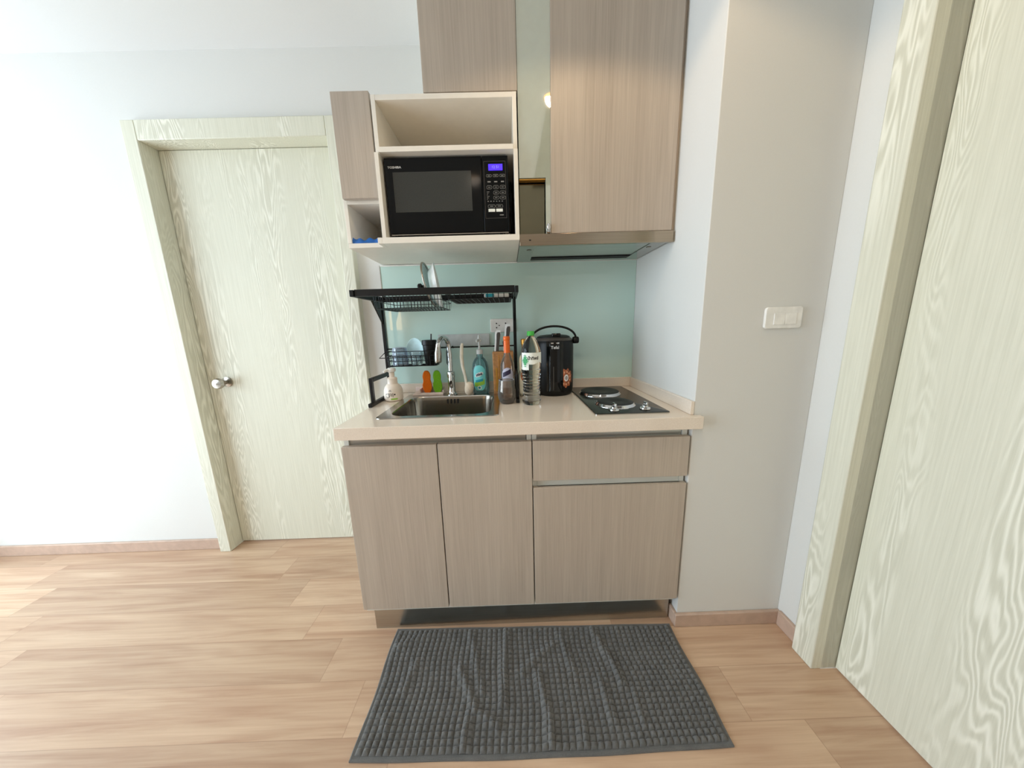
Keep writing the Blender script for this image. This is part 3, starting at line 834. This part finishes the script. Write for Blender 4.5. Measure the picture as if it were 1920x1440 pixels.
# sponge holder and sponges
hl = thing('sponge_holder', 'pinkish white sponge tray behind the sink', 'tray', (.20, .46, .8535))
k = MB(); k.box(.118, .262, .428, .487, .8540, .858); k.box(.118, .262, .482, .487, .858, .884); k.box(.150, .154, .437, .482, .858, .882); k.box(.258, .262, .437, .482, .858, .874)
k.prism([(.118, .858), (.154, .858), (.154, .884)], 'y', .428, .434); k.box(.154, .262, .428, .432, .858, .866)
k.build('tray_body', M['pink'], hl, bevel=.001)
def peanut(cx, cz, w, h, n=40):
    pts = []
    for i in range(n):
        t = 2 * PI * i / n
        s_ = 1 - .20 * math.exp(-((sin(t) * 1.0 - .12) / .22) ** 2)
        pw = w * (.92 if sin(t) > 0 else 1.0)
        pts.append((cx + pw * .5 * s_ * math.copysign(abs(cos(t)) ** .75, cos(t)), cz + h * .5 * math.copysign(abs(sin(t)) ** .85, sin(t))))
    return pts
def sponge(name, cx, mat, label):
    k = MB(); o_ = peanut(0, 0, .046, .108); lo = peanut(0, 0, .041, .103)
    k.loft([[(x, -.0155, z) for x, z in lo], [(x, -.0125, z) for x, z in o_], [(x, .0125, z) for x, z in o_], [(x, .0155, z) for x, z in lo]])
    rz = math.radians(14)
    k.v = [(cx + x * cos(rz) - y * sin(rz), .461 + x * sin(rz) * .6 + y * cos(rz), .9120 + z) for x, y, z in k.v]
    tag(k.build(name, mat, origin=(cx, .461, .8585)), label, 'sponge', 'sponges in the tray by the tap')
sponge('sponge', .182, M['orange'], 'orange peanut-shaped sponge standing in the sponge tray')
sponge('sponge', .2315, M['green'], 'green peanut-shaped sponge standing in the sponge tray')
# dish brush
bh = thing('dish_brush', 'cream long-handled dish brush leaning behind the sink', 'brush', (.375, .44, .854))
MB().tube([(.364, .446, 1.092), (.361, .446, 1.080), (.357, .444, 1.030), (.360, .440, .985), (.371, .434, .935), (.376, .424, .905), (.378, .416, .885), (.374, .412, .862)], [.0055, .0080, .0088, .0080, .0072, .0075, .009, .005], 14).build('handle', M['brush'], bh)
k = MB(); k.lathe([(.006, -.034), (.016, -.026), (.0205, -.010), (.021, .008), (.0165, .022), (.005, .028)], 0, 0, 26, 1.0, .75)
mt = Matrix.Translation((.3915, .396, .890)) @ Matrix.Rotation(math.radians(10), 4, 'Y')
k.v = [tuple(mt @ Vector(q)) for q in k.v]
k.build('brush_head', M['bristle'], bh)
# dish soap
ds = thing('dish_soap_bottle', 'clear pump bottle of dish soap with an aqua label', 'soap bottle', (.442, .447, .8535))
DX, DY = .4420, .447
prof = [(.034, .8542), (.0385, .858), (.040, .875), (.0395, .93), (.0385, .975), (.034, 1.000), (.024, 1.018), (.0145, 1.027), (.0135, 1.040)]
MB().lathe(prof, DX, DY, 44, 1.0, .80).build('bottle', M['teabottle'], ds)
def drf(z):
    for (r0, z0), (r1, z1) in zip(prof, prof[1:]):
        if z0 <= z <= z1: return r0 + (r1 - r0) * (z - z0) / (z1 - z0)
    return .03
def ell_patch(mb, cx, cy, rf, sy, u0, u1, z0, z1, nu, nz, off, keep=None):
    vs = []; fs = []
    for j in range(nz + 1):
        z = z0 + (z1 - z0) * j / nz
        for i in range(nu + 1):
            u = u0 + (u1 - u0) * i / nu
            r = rf(z) + off
            vs.append((cx + r * sin(u / .039), cy - r * sy * cos(u / .039), z))
    for j in range(nz):
        for i in range(nu):
            uc = u0 + (u1 - u0) * (i + .5) / nu; zc = z0 + (z1 - z0) * (j + .5) / nz
            if keep is None or keep(uc, zc):
                k_ = j * (nu + 1) + i
                fs.append((k_, k_ + 1, k_ + nu + 2, k_ + nu + 1))
    return mb.add(vs, fs)
k = MB(); ell_patch(k, DX, DY, drf, .80, -.036, .028, .872, .995, 40, 50, .0006, lambda u, z: ((u + .004) / .031) ** 2 + ((z - .930) / .060) ** 4 < 1)
lb_ = k.build('label', M['aqualabel'], ds)
k = MB(); ell_patch(k, DX, DY, drf, .80, -.030, .022, .890, .926, 30, 24, .0010, lambda u, z: (z - .908) < .010 + .3 * u and (z - .908) > -.013 + .25 * u and abs(u + .004) < .024)
k.build('label_swash', M['lime'], lb_)
k = MB(); ell_patch(k, DX, DY, drf, .80, -.026, .018, .905, .935, 30, 24, .0013, lambda u, z: abs(z - .919 - .2 * u) < .006 and abs(u + .004) < .017)
k.build('label_band', M['teal'], lb_)
k = MB(); ell_patch(k, DX, DY, drf, .80, -.026, .018, .930, .965, 30, 24, .0013, lambda u, z: ((u + .004) / .019) ** 2 + ((z - .947 - .35 * (u + .004)) / .010) ** 2 < 1)
k.build('label_oval', M['labelwhite'], lb_)
text_mesh('~lllun', .014, lambda x, y: (DX + (drf(.947) + .002) * sin((x - .004) / .039), DY - (drf(.947) + .002) * .8 * cos((x - .004) / .039), .947 + y + .35 * x), bold=.0006) if False else None
k = MB()
for i, (u0, dz) in enumerate(((-.018, .001), (-.013, .003), (-.008, .004), (-.003, .001), (.002, .002), (.007, .001))):
    ell_patch(k, DX, DY, drf, .80, u0, u0 + .0036, .942 + .35 * (u0 + .004), .951 + dz + .35 * (u0 + .004), 2, 3, .0017)
ell_patch(k, DX, DY, drf, .80, -.018, .011, .9445, .9475, 10, 2, .0017)
k.build('label_word', M['purple'], lb_)
k = MB(); ell_patch(k, DX, DY, drf, .80, -.016, .008, .874, .896, 24, 24, .0014, lambda u, z: (u + .004) ** 2 + (z - .885) ** 2 < .0092 ** 2)
k.build('label_badge', M['labelwhite'], lb_)
k = MB(); ell_patch(k, DX, DY, drf, .80, -.016, .008, .874, .896, 24, 24, .0018, lambda u, z: (u + .004) ** 2 + (z - .885) ** 2 < .0056 ** 2)
k.build('label_dot', M['teal'], lb_)
k = MB(); k.lathe([(.0150, 1.040), (.0155, 1.058), (.011, 1.062), (.0050, 1.064), (.0050, 1.096), (.012, 1.098), (.0125, 1.106), (.006, 1.114), (.004, 1.128), (.0001, 1.129)], DX, DY, 26)
k.tube([(DX, DY, 1.103), (DX - .006, DY - .024, 1.105), (DX - .008, DY - .036, 1.098)], [.0065, .0055, .004], 10)
k.build('pump', M['whitegrey'], ds)
MB().tube([(DX, DY, 1.04), (DX + .002, DY, .94), (DX + .006, DY, .866)], .0030, 8).build('dip_tube', M['whitegrey'], ds)
# knife block with two knives
kb = thing('knife_block', 'brown wooden knife block against the glass', 'knife block', (.557, .45, .85))
k = MB(); k.box(.503, .600, .418, .498, .8502, 1.050)
blk = k.build('block', M['woodblock'], kb, bevel=.004)
k = MB(); k.box(.5150, .5250, .4165, .418, .866, .975); k.box(.5310, .5335, .4165, .418, .862, 1.035)
k.build('groove', M['gold'], blk)
k = MB()
for x in (.515, .556): k.box(x - .004, x + .024, .440, .444, 1.0495, 1.0506)
k.build('slots', M['darkslot'], blk)
def knife(x, y, z0, h, lean, label, ring=False):
    t = thing('kitchen_knife', label, 'knife', (x, y, z0), 'knives in the wooden block')
    o_ = [(-.010, 0), (.010, 0), (.0125, h * .5), (.016, h * .86), (.013, h), (-.006, h), (-.011, h * .9), (-.0095, h * .5)]
    def pl_(pts, y0, y1):
        return MB().prism([(x + u + lean * v, z0 + v) for u, v in pts], 'y', y0, y1)
    pl_([(u * .66 + .0036, v * .90 + .001) for u, v in o_], y - .0078, y + .0078).build('grip', M['handle'], t, bevel=.002)
    pl_(o_, y - .0055, y + .0055).build('tang', M['porcelain'], t, bevel=.0015)
    B(x - .007, x + .011, y - .0012, y + .0012, z0 - .13, z0 + .002).build('blade', M['steel'], t)
    if ring:
        MB().obox((x + lean * h * .32, y - .002, z0 + h * .32), (.0155, 0, .003), (0, .011, 0), (-.001, 0, .0085)).build('collar', M['navy'], t, bevel=.003)
knife(.522, .442, 1.0506, .096, .09, 'shorter white-edged knife in the left slot of the wooden block')
knife(.563, .442, 1.0506, .124, .12, 'longer white-edged knife with a navy collar in the wooden block', True)
# liqueur bottle
lq = thing('liqueur_bottle', 'clear bottle with orange neck foil and a lavender label', 'bottle', (.572, .335, .85))
BX, BY = .571, .345
bp = [(.026, .8503), (.0305, .853), (.031, .865), (.031, .985), (.0295, 1.003), (.023, 1.022), (.0155, 1.040), (.0125, 1.056)]
MB().lathe(bp, BX, BY, 40).build('body', M['amberclear'], lq)
MB().lathe([(.0135, 1.050), (.0135, 1.100), (.0128, 1.103), (.0145, 1.106), (.0145, 1.118), (.0125, 1.121), (.0001, 1.121)], BX, BY, 28).build('neck_foil', M['orangecap'], lq)
k = MB(); cyl_patch(k, BX, BY, lambda z: .031, None, -.026, .026, .900, .990, 34, 44, .0006, lambda u, z: (z < .955 or (u / .026) ** 2 + ((z - .955) / .033) ** 2 < 1) and abs(u) < .0255)
lb_ = k.build('label', M['lavender'], lq)
k = MB(); cyl_patch(k, BX, BY, lambda z: .031, None, -.024, .018, .945, .985, 34, 34, .0010, lambda u, z: abs(z - .966 - .5 * u) < .010 and -.022 < u < .014 and z < .984)
k.build('label_swash', M['purple'], lb_)
k = MB()
for i in range(5): cyl_patch(k, BX, BY, lambda z: .031, None, -.014 + .002 * i, .020, .912 + i * .0075, .9128 + i * .0075, 10, 1, .0010)
k.build('label_lines', M['silverink'], lb_)
# smoky stemless glass in front
wg = thing('drinking_glass', 'smoky rounded glass standing in front of the clear liqueur bottle', 'glass', (.566, .245, .8504))
MB().lathe([(.0001, .8504), (.022, .8504), (.027, .853), (.0350, .870), (.0372, .886), (.0364, .905), (.0335, .928), (.0312, .948), (.0300, .948), (.0322, .928), (.0350, .905), (.0358, .886), (.0335, .872), (.025, .861), (.0001, .859)], .566, .245, 44).build('body', M['smoke'], wg)
MB().tube([(.566 + .0306 * cos(2 * PI * i / 40), .245 + .0306 * sin(2 * PI * i / 40), .9485) for i in range(40)], .0011, 8, True).build('rim', M['cleartub'], wg)
MB().lathe([(.0001, .8592), (.0235, .8612), (.0325, .8728), (.0330, .8765), (.0001, .8765)], .566, .245, 40).build('drink', M['amberdrink'], wg)
# cream bottle with gold cap
cb_ = thing('cream_bottle', 'slim cream bottle with a gold cap behind the water bottle', 'bottle', (.645, .36, .85))
CX, CY = .649, .372
MB().lathe([(.021, .8503), (.0245, .853), (.0245, 1.015), (.021, 1.030), (.0125, 1.042), (.0105, 1.060)], CX, CY, 36).build('body', M['cream'], cb_)
MB().lathe([(.0125, 1.058), (.0125, 1.082), (.0155, 1.084), (.0155, 1.104), (.013, 1.107), (.0001, 1.107)], CX, CY, 28).build('cap', M['gold'], cb_)
k = MB(); cyl_patch(k, CX, CY, lambda z: .0245, None, -.022, -.004, .925, .962, 14, 16, .0006, lambda u, z: ((u + .012) / .009) ** 2 + ((z - .943) / .018) ** 2 < 1)
k.build('label_print', M['rust'], cb_)
# water bottle
wb = thing('water_bottle', 'clear plastic water bottle with a green cap at the worktop front', 'bottle', (.666, .225, .85))
WX, WY = .6665, .225
wp = [(.020, .8503), (.030, .8505), (.0365, .857), (.0382, .866)]
for i in range(9):
    z = .872 + i * .0125
    wp += [(.0384 - .0035 * sin(PI * i / 8.0), z), (.0356 - .0035 * sin(PI * i / 8.0), z + .0062)]
wp += [(.0380, .986), (.0392, .990), (.0392, .994), (.0366, .997), (.0370, 1.002), (.0385, 1.006), (.0390, 1.060), (.0380, 1.072), (.0330, 1.090), (.0240, 1.110), (.0150, 1.122), (.0128, 1.126), (.0128, 1.130)]
wp = [(r, .8503 + (z - .8503) * .985) for r, z in wp]
MB().lathe(wp, WX, WY, 44).build('body', M['water'], wb)
k = MB(); k.lathe([(.0150, 1.124), (.0152, 1.127), (.0145, 1.128), (.0145, 1.139), (.0130, 1.1415), (.0001, 1.1415)], WX, WY, 40)
k.build('cap', M['greencap'], wb)
rl = lambda z: .0391
k = MB(); cyl_patch(k, WX, WY, rl, None, -.046, .062, .993, 1.060, 60, 40, .0008, lambda u, z: z > 1.018 - .004 * cos(u / .010) or (u < -.012))
lb_ = k.build('label', M['labelwhite'], wb)
k = MB(); cyl_patch(k, WX, WY, rl, None, -.046, -.010, 1.004, 1.054, 30, 40, .0012, lambda u, z: abs((z - 1.029) * .55) + abs(u + .027) < .014 + .003 * sin(z * 900) + .003 * sin(u * 1300))
k.build('label_leaf', M['leafgreen'], lb_)
text_mesh('น้ำทิพย์', .0165, lambda x, y: on_cyl(WX, WY, .0406, x * .95 + .006, 1.038 + y), bold=.0005).build('label_word', M['ink'], lb_, smooth=False)
# electric hot-water pot
pt = thing('electric_water_pot', 'black electric water pot with a bail handle and a round sticker', 'water pot', (.792, .415, .85))
PX, PY, PR = .784, .418, .0905
pp = [(.078, .8504), (.083, .853), (.0875, .862), (.0895, .880), (.0905, .92), (.0905, 1.060), (.0895, 1.082), (.0860, 1.096), (.0760, 1.106)]
MB().lathe(pp, PX, PY, 64).build('body', M['blackmat'], pt)
k = MB(); k.lathe([(.0755, 1.1062), (.074, 1.112), (.060, 1.118), (.030, 1.1215), (.0001, 1.122)], PX, PY, 56)
li = k.build('lid', M['blackmat'], pt)
MB().lathe([(.0862, 1.094), (.0872, 1.0975), (.0775, 1.1068), (.0760, 1.1050)], PX, PY, 64, cap0=False, cap1=False).build('rim_band', M['handle'], pt)
MB().box(PX - .016, PX + .022, PY - .075, PY - .040, 1.112, 1.1275).build('lid_latch', M['blackgloss'], li, bevel=.004)
prf = lambda z: .0905 if z > .92 else .0895 + .001 * (z - .88) / .04
k = MB(); cyl_patch(k, PX, PY, lambda z: .0905, None, -.042, .030, .872, 1.094, 40, 30, .0025, lambda u, z: True)
fpn = k.build('front_panel', M['blackgloss'], pt)
k = MB(); cyl_patch(k, PX, PY, lambda z: .0905, None, -.026, .018, 1.080, 1.096, 20, 12, .008, lambda u, z: True)
k.loft([[on_cyl(PX, PY, .0985, u, z) for u in (-.026, -.013, 0, .009, .018)] for z in (1.080, 1.096)], False, False, False)
k.build('spout_hood', M['blackgloss'], pt)
k = MB()
for u0, u1 in ((-.022, -.012), (-.002, .010)): cyl_patch(k, PX, PY, lambda z: .0905, None, u0, u1, 1.084, 1.089, 8, 3, .0090)
k.build('spout_painted_glints', M['chrome'], pt)  # chrome patches standing in for glints on the spout hood
text_mesh('Tefal', .0180, lambda x, y: on_cyl(PX, PY, .0938, x - .006, 1.0675 + y), bold=.0005).build('lettering', M['silverink'], fpn, smooth=False)
k = MB(); cyl_patch(k, PX, PY, lambda z: .0905, None, -.0135, -.0105, .880, .985, 3, 12, .0032)
k.build('level_gauge', M['handle'], fpn)
k = MB(); cyl_patch(k, PX, PY, prf, None, .006, .082, .882, .980, 60, 60, .0012, lambda u, z: (u - .045) ** 2 + (z - .931) ** 2 < (.040 + .0035 * sin(11 * math.atan2(z - .931, u - .045))) ** 2)
stk = k.build('sticker', M['copper'], pt)
k = MB(); cyl_patch(k, PX, PY, prf, None, .030, .062, .914, .950, 40, 40, .0018, lambda u, z: ((u - .047) / .0125) ** 2 + ((z - .932) / .0155) ** 2 < 1)
k.build('sticker_disc', M['sticker'], stk)
k = MB(); cyl_patch(k, PX, PY, prf, None, .036, .058, .922, .942, 30, 30, .0022, lambda u, z: .0050 ** 2 < (u - .047) ** 2 + (z - .932) ** 2 < .0072 ** 2 or (abs(u - .047) < .0015 and abs(z - .932) < .004))
k.build('sticker_emblem', M['ink'], stk)
k = MB()
for i in range(11):
    a = 2 * PI * i / 11 + .2
    cu_, cz_ = .045 + .0255 * cos(a), .931 + .0275 * sin(a)
    cyl_patch(k, PX, PY, prf, None, cu_ - .005, cu_ + .005, cz_ - .005, cz_ + .005, 10, 10, .0018, lambda u, z, cu_=cu_, cz_=cz_: ((u - cu_) / .0042) ** 2 + ((z - cz_) / .0048) ** 2 < 1)
k.build('sticker_petals', M['peach'], stk)
k = MB()
for s_ in (-1, 1):
    k.lathe([(.0001, -.012), (.014, -.012), (.016, -.008), (.016, .008), (.014, .012), (.0001, .012)], 0, 0, 24) if False else None
k = MB()
path = []
for i in range(25):
    a = PI * i / 24
    path.append((PX + .102 * cos(a), PY - .012, 1.094 + .064 * sin(a) ** .85))
k.tube(path, [.0048] * 25, 12)
bh_ = k.build('bail_handle', M['blackmat'], pt)
for s_ in (-1, 1):
    k = MB(); k.lathe([(.0001, -.013), (.013, -.013), (.0155, -.009), (.0155, .009), (.013, .013), (.0001, .013)], 0, 0, 26)
    k.v = [(PX + s_ * .100 + z, PY - .012 + x, 1.094 + y) for x, y, z in k.v]
    k.build('handle_pivot', M['blackmat'], bh_)

# light switch on the pillar
sw = thing('light_switch', 'white double light switch on the wall beside the kitchen niche', 'light switch', (1.455, .005, 1.163))
MB().prism(rr2(1.396, 1.514, 1.130, 1.197, .009), 'y', -.004, .0048).build('plate', M['white'], sw, bevel=.002)
for x in (1.422, 1.4585):
    B(x, x + .0355, -.0065, -.004, 1.142, 1.178).build('rocker', M['white'], sw, bevel=.001)

# ================================================================== RUG
rg = thing('bath_mat', 'charcoal bobble-textured mat lying rumpled in front of the cabinets', 'mat', (.64, -.17, 0))
RX, RYN, RYF, RW = (.109, 1.171), -.345, .008, None
RIDGES = [([(.54, -.01), (.53, -.12), (.52, -.23)], .010), ([(.40, -.02), (.43, -.10), (.45, -.20)], .008), ([(.38, -.14), (.41, -.20), (.44, -.25), (.51, -.28)], .011), ([(.43, -.25), (.42, -.29), (.42, -.33)], .009),
          ([(.71, -.07), (.64, -.11), (.59, -.15)], .009), ([(.64, -.16), (.66, -.25), (.67, -.34)], .011), ([(.86, -.01), (.89, -.09), (.91, -.19)], .010), ([(.84, -.18), (.85, -.24), (.85, -.28)], .008),
          ([(.14, -.06), (.22, -.03), (.32, -.0)], .008), ([(.22, -.12), (.20, -.19)], .007), ([(.74, -.03), (.76, -.15)], .007), ([(.76, -.28), (.76, -.33)], .006), ([(.17, -.26), (.18, -.28)], .006), ([(.94, -.21), (.94, -.28)], .005)]
def segd(px, py, a, b_):
    ax_, ay_ = a; bx_, by_ = b_
    dx, dy = bx_ - ax_, by_ - ay_
    t = max(0, min(1, ((px - ax_) * dx + (py - ay_) * dy) / (dx * dx + dy * dy)))
    return math.hypot(px - ax_ - t * dx, py - ay_ - t * dy)
def fold(x, y):
    h = 0.0
    for pts, amp in RIDGES:
        if min(abs(x - q[0]) for q in pts) > .09: continue
        d = min(segd(x, y, pts[i], pts[i + 1]) for i in range(len(pts) - 1))
        if d < .05: h = max(h, amp * math.exp(-(d / .013) ** 2))
    return h
NC, NR, S = 54, 22, 8
hem = .010
x0, x1, y0, y1 = RX[0] + hem, RX[1] - hem, RYN + hem, RYF - hem
jit = {(i, j): (random.uniform(.75, 1.2), random.uniform(-.12, .12), random.uniform(-.12, .12)) for i in range(NC) for j in range(NR)}
def outy(x, y):
    u_ = (x - RX[0]) / (RX[1] - RX[0]); v_ = (y - RYN) / (RYF - RYN)
    return y + .0007 * sin(x * 21) + v_ * (.0155 - .019 * u_) - (1 - v_) * .028 * max(0, u_ * (1 - u_))
def outx(x, y):      # slightly wavy, unsquare outline
    return x + .003 * sin(y * 23) + .004 * (y + .17)  * (1 if x > .64 else -1)
vs = []; fs = []
nx, ny = NC * S, NR * S
for j in range(ny + 1):
    y = y0 + (y1 - y0) * j / ny
    for i in range(nx + 1):
        x = x0 + (x1 - x0) * i / nx
        ci, cj = min(i // S, NC - 1), min(j // S, NR - 1)
        a_ = (i - ci * S) / S * 2 - 1; b2 = (j - cj * S) / S * 2 - 1
        am, ox, oy = jit[(ci, cj)]
        hh = .0092 * am * max(0, 1 - abs(a_) ** 2.6) ** .8 * max(0, 1 - abs(b2) ** 2.6) ** .8
        e_ = min(1, min(i, nx - i, j, ny - j) / (S * 1.0))
        wv = .0015 * sin(y * 40 + x * 9)
        vs.append((outx(x + wv + .0012 * ox, y), outy(x, y) + .0012 * oy, .0065 + hh + fold(x, y) * (.35 + .65 * e_)))
for j in range(ny):
    for i in range(nx):
        k_ = j * (nx + 1) + i
        fs.append((k_, k_ + 1, k_ + nx + 2, k_ + nx + 1))
MB().add(vs, fs).build('bobble_pile', M['rug'], rg)
# backing and hem follow the outline
n = 40
ol = []
for i in range(n): ol.append((RX[0] + (RX[1] - RX[0]) * i / n, RYN))
for i in range(n): ol.append((RX[1], RYN + (RYF - RYN) * i / n))
for i in range(n): ol.append((RX[1] + (RX[0] - RX[1]) * i / n, RYF))
for i in range(n): ol.append((RX[0], RYF + (RYN - RYF) * i / n))
ol = [(outx(x, y), outy(x, y)) for x, y in ol]
cxm, cym = .64, -.17
inn = [(cxm + (x - cxm) * .982, cym + (y - cym) * .945) for x, y in ol]
MB().loft([[(x, y, .0006) for x, y in ol], [(x, y, .0055) for x, y in ol], [(x, y, .0080) for x, y in [(cxm + (x - cxm) * .994, cym + (y - cym) * .98) for x, y in ol]], [(x, y, .0058) for x, y in inn]]).build('hem', M['rug'], rg)

# ================================================================== LAMPS
dl = thing('ceiling_downlight', 'round warm downlight in the ceiling before the wall cabinets', 'downlight', (.84, -.43, ZC), 'ceiling downlights')
MB().lathe([(.052, ZC - .0005), (.050, ZC - .006), (.042, ZC - .008), (.038, ZC - .002), (.038, ZC - .0008)], .84, -.43, 40, cap0=False, cap1=False).build('trim_ring', M['white'], dl)
MB().lathe([(.037, ZC - .0012), (.036, ZC - .0025), (.0001, ZC - .003)], .84, -.43, 32).build('lens', M['bulb'], dl)
dl2 = dl.copy(); COL.objects.link(dl2); dl2.location = (.35, -1.25, ZC)  # added fixture, out of view, where the warm fill beam starts
dl2['label'] = 'unseen warm downlight added above the camera to light the counter and fronts'
for ch in list(dl.children):
    c_ = ch.copy(); COL.objects.link(c_); c_.parent = dl2
wl = thing('wall_lamp', 'warm wall lamp on the far wall, seen only as a reflection in the glass', 'wall lamp', (-1.26, YF, 1.2))
MB().lathe([(.080, 1.17), (.092, 1.18), (.092, 1.46), (.080, 1.47)], -1.26, -3.05, 36).build('lamp_shade', M['shade'], wl)
B(-1.29, -1.23, YF, YF + .02, 1.2, 1.36).build('wall_bracket', M['nickel'], wl, bevel=.002)
MB().tube([(-1.26, YF + .02, 1.28), (-1.26, -3.11, 1.28), (-1.26, -3.05, 1.30)], .008, 10).build('arm', M['nickel'], wl)

def light(name, kind, loc, rot, energy, color, **kw):
    d = bpy.data.lights.new(name, kind); d.energy = energy; d.color = color
    for k_, v_ in kw.items(): setattr(d, k_, v_)
    o = bpy.data.objects.new(name, d); COL.objects.link(o)
    o.location = loc; o.rotation_euler = rot
    return o
light('downlight_beam', 'SPOT', (.84, -.43, ZC - .012), (0, 0, 0), 25, (1.0, .74, .46), spot_size=math.radians(136), spot_blend=.22, shadow_soft_size=.03)
light('added_room_fill', 'SPOT', (.35, -1.25, ZC - .012), (0, 0, 0), 46, (1.0, .85, .70), spot_size=math.radians(140), spot_blend=.8, shadow_soft_size=.05)  # added warm fill for counter, floor and cabinet fronts
po = light('window_portal', 'AREA', (XL - .10, -.81, 1.13), (0, math.radians(-90), 0), 1.0, (1, 1, 1), shape='RECTANGLE', size=2.14, size_y=2.38)
po.data.cycles.is_portal = True

wd = bpy.data.worlds.new('daylight'); SC.world = wd; wd.use_nodes = True
bg = wd.node_tree.nodes['Background']
bg.inputs['Color'].default_value = (.79, .94, 1.07, 1); bg.inputs['Strength'].default_value = 12.0

# ================================================================== CAMERA
cam = bpy.data.cameras.new('camera'); co = bpy.data.objects.new('camera', cam); COL.objects.link(co)
yaw, pitch, roll, fpx = .009, -.1853, -.0293, 563.56
fw = Vector((sin(yaw) * cos(pitch), cos(yaw) * cos(pitch), sin(pitch)))
rt = Vector((cos(yaw), -sin(yaw), 0)); up = rt.cross(fw)
r2 = rt * cos(roll) + up * sin(roll); u2 = up * cos(roll) - rt * sin(roll)
mt = Matrix((r2, u2, -fw)).transposed().to_4x4(); mt.translation = Vector((.5773, -.9677, 1.157))
co.matrix_world = mt
cam.sensor_width = 36; cam.sensor_fit = 'HORIZONTAL'; cam.lens = fpx / 1920 * 36; cam.clip_start = .01
SC.camera = co
SC.view_settings.view_transform = 'Standard'; SC.view_settings.look = 'None'; SC.view_settings.gamma = 1.0
SC.view_settings.use_curve_mapping = False
SC.view_settings.exposure = -0.81
SC.cycles.max_bounces = 10; SC.cycles.diffuse_bounces = 6; SC.cycles.transparent_max_bounces = 16
SC.cycles.use_denoising = True
SC.cycles.sample_clamp_indirect = 6.0
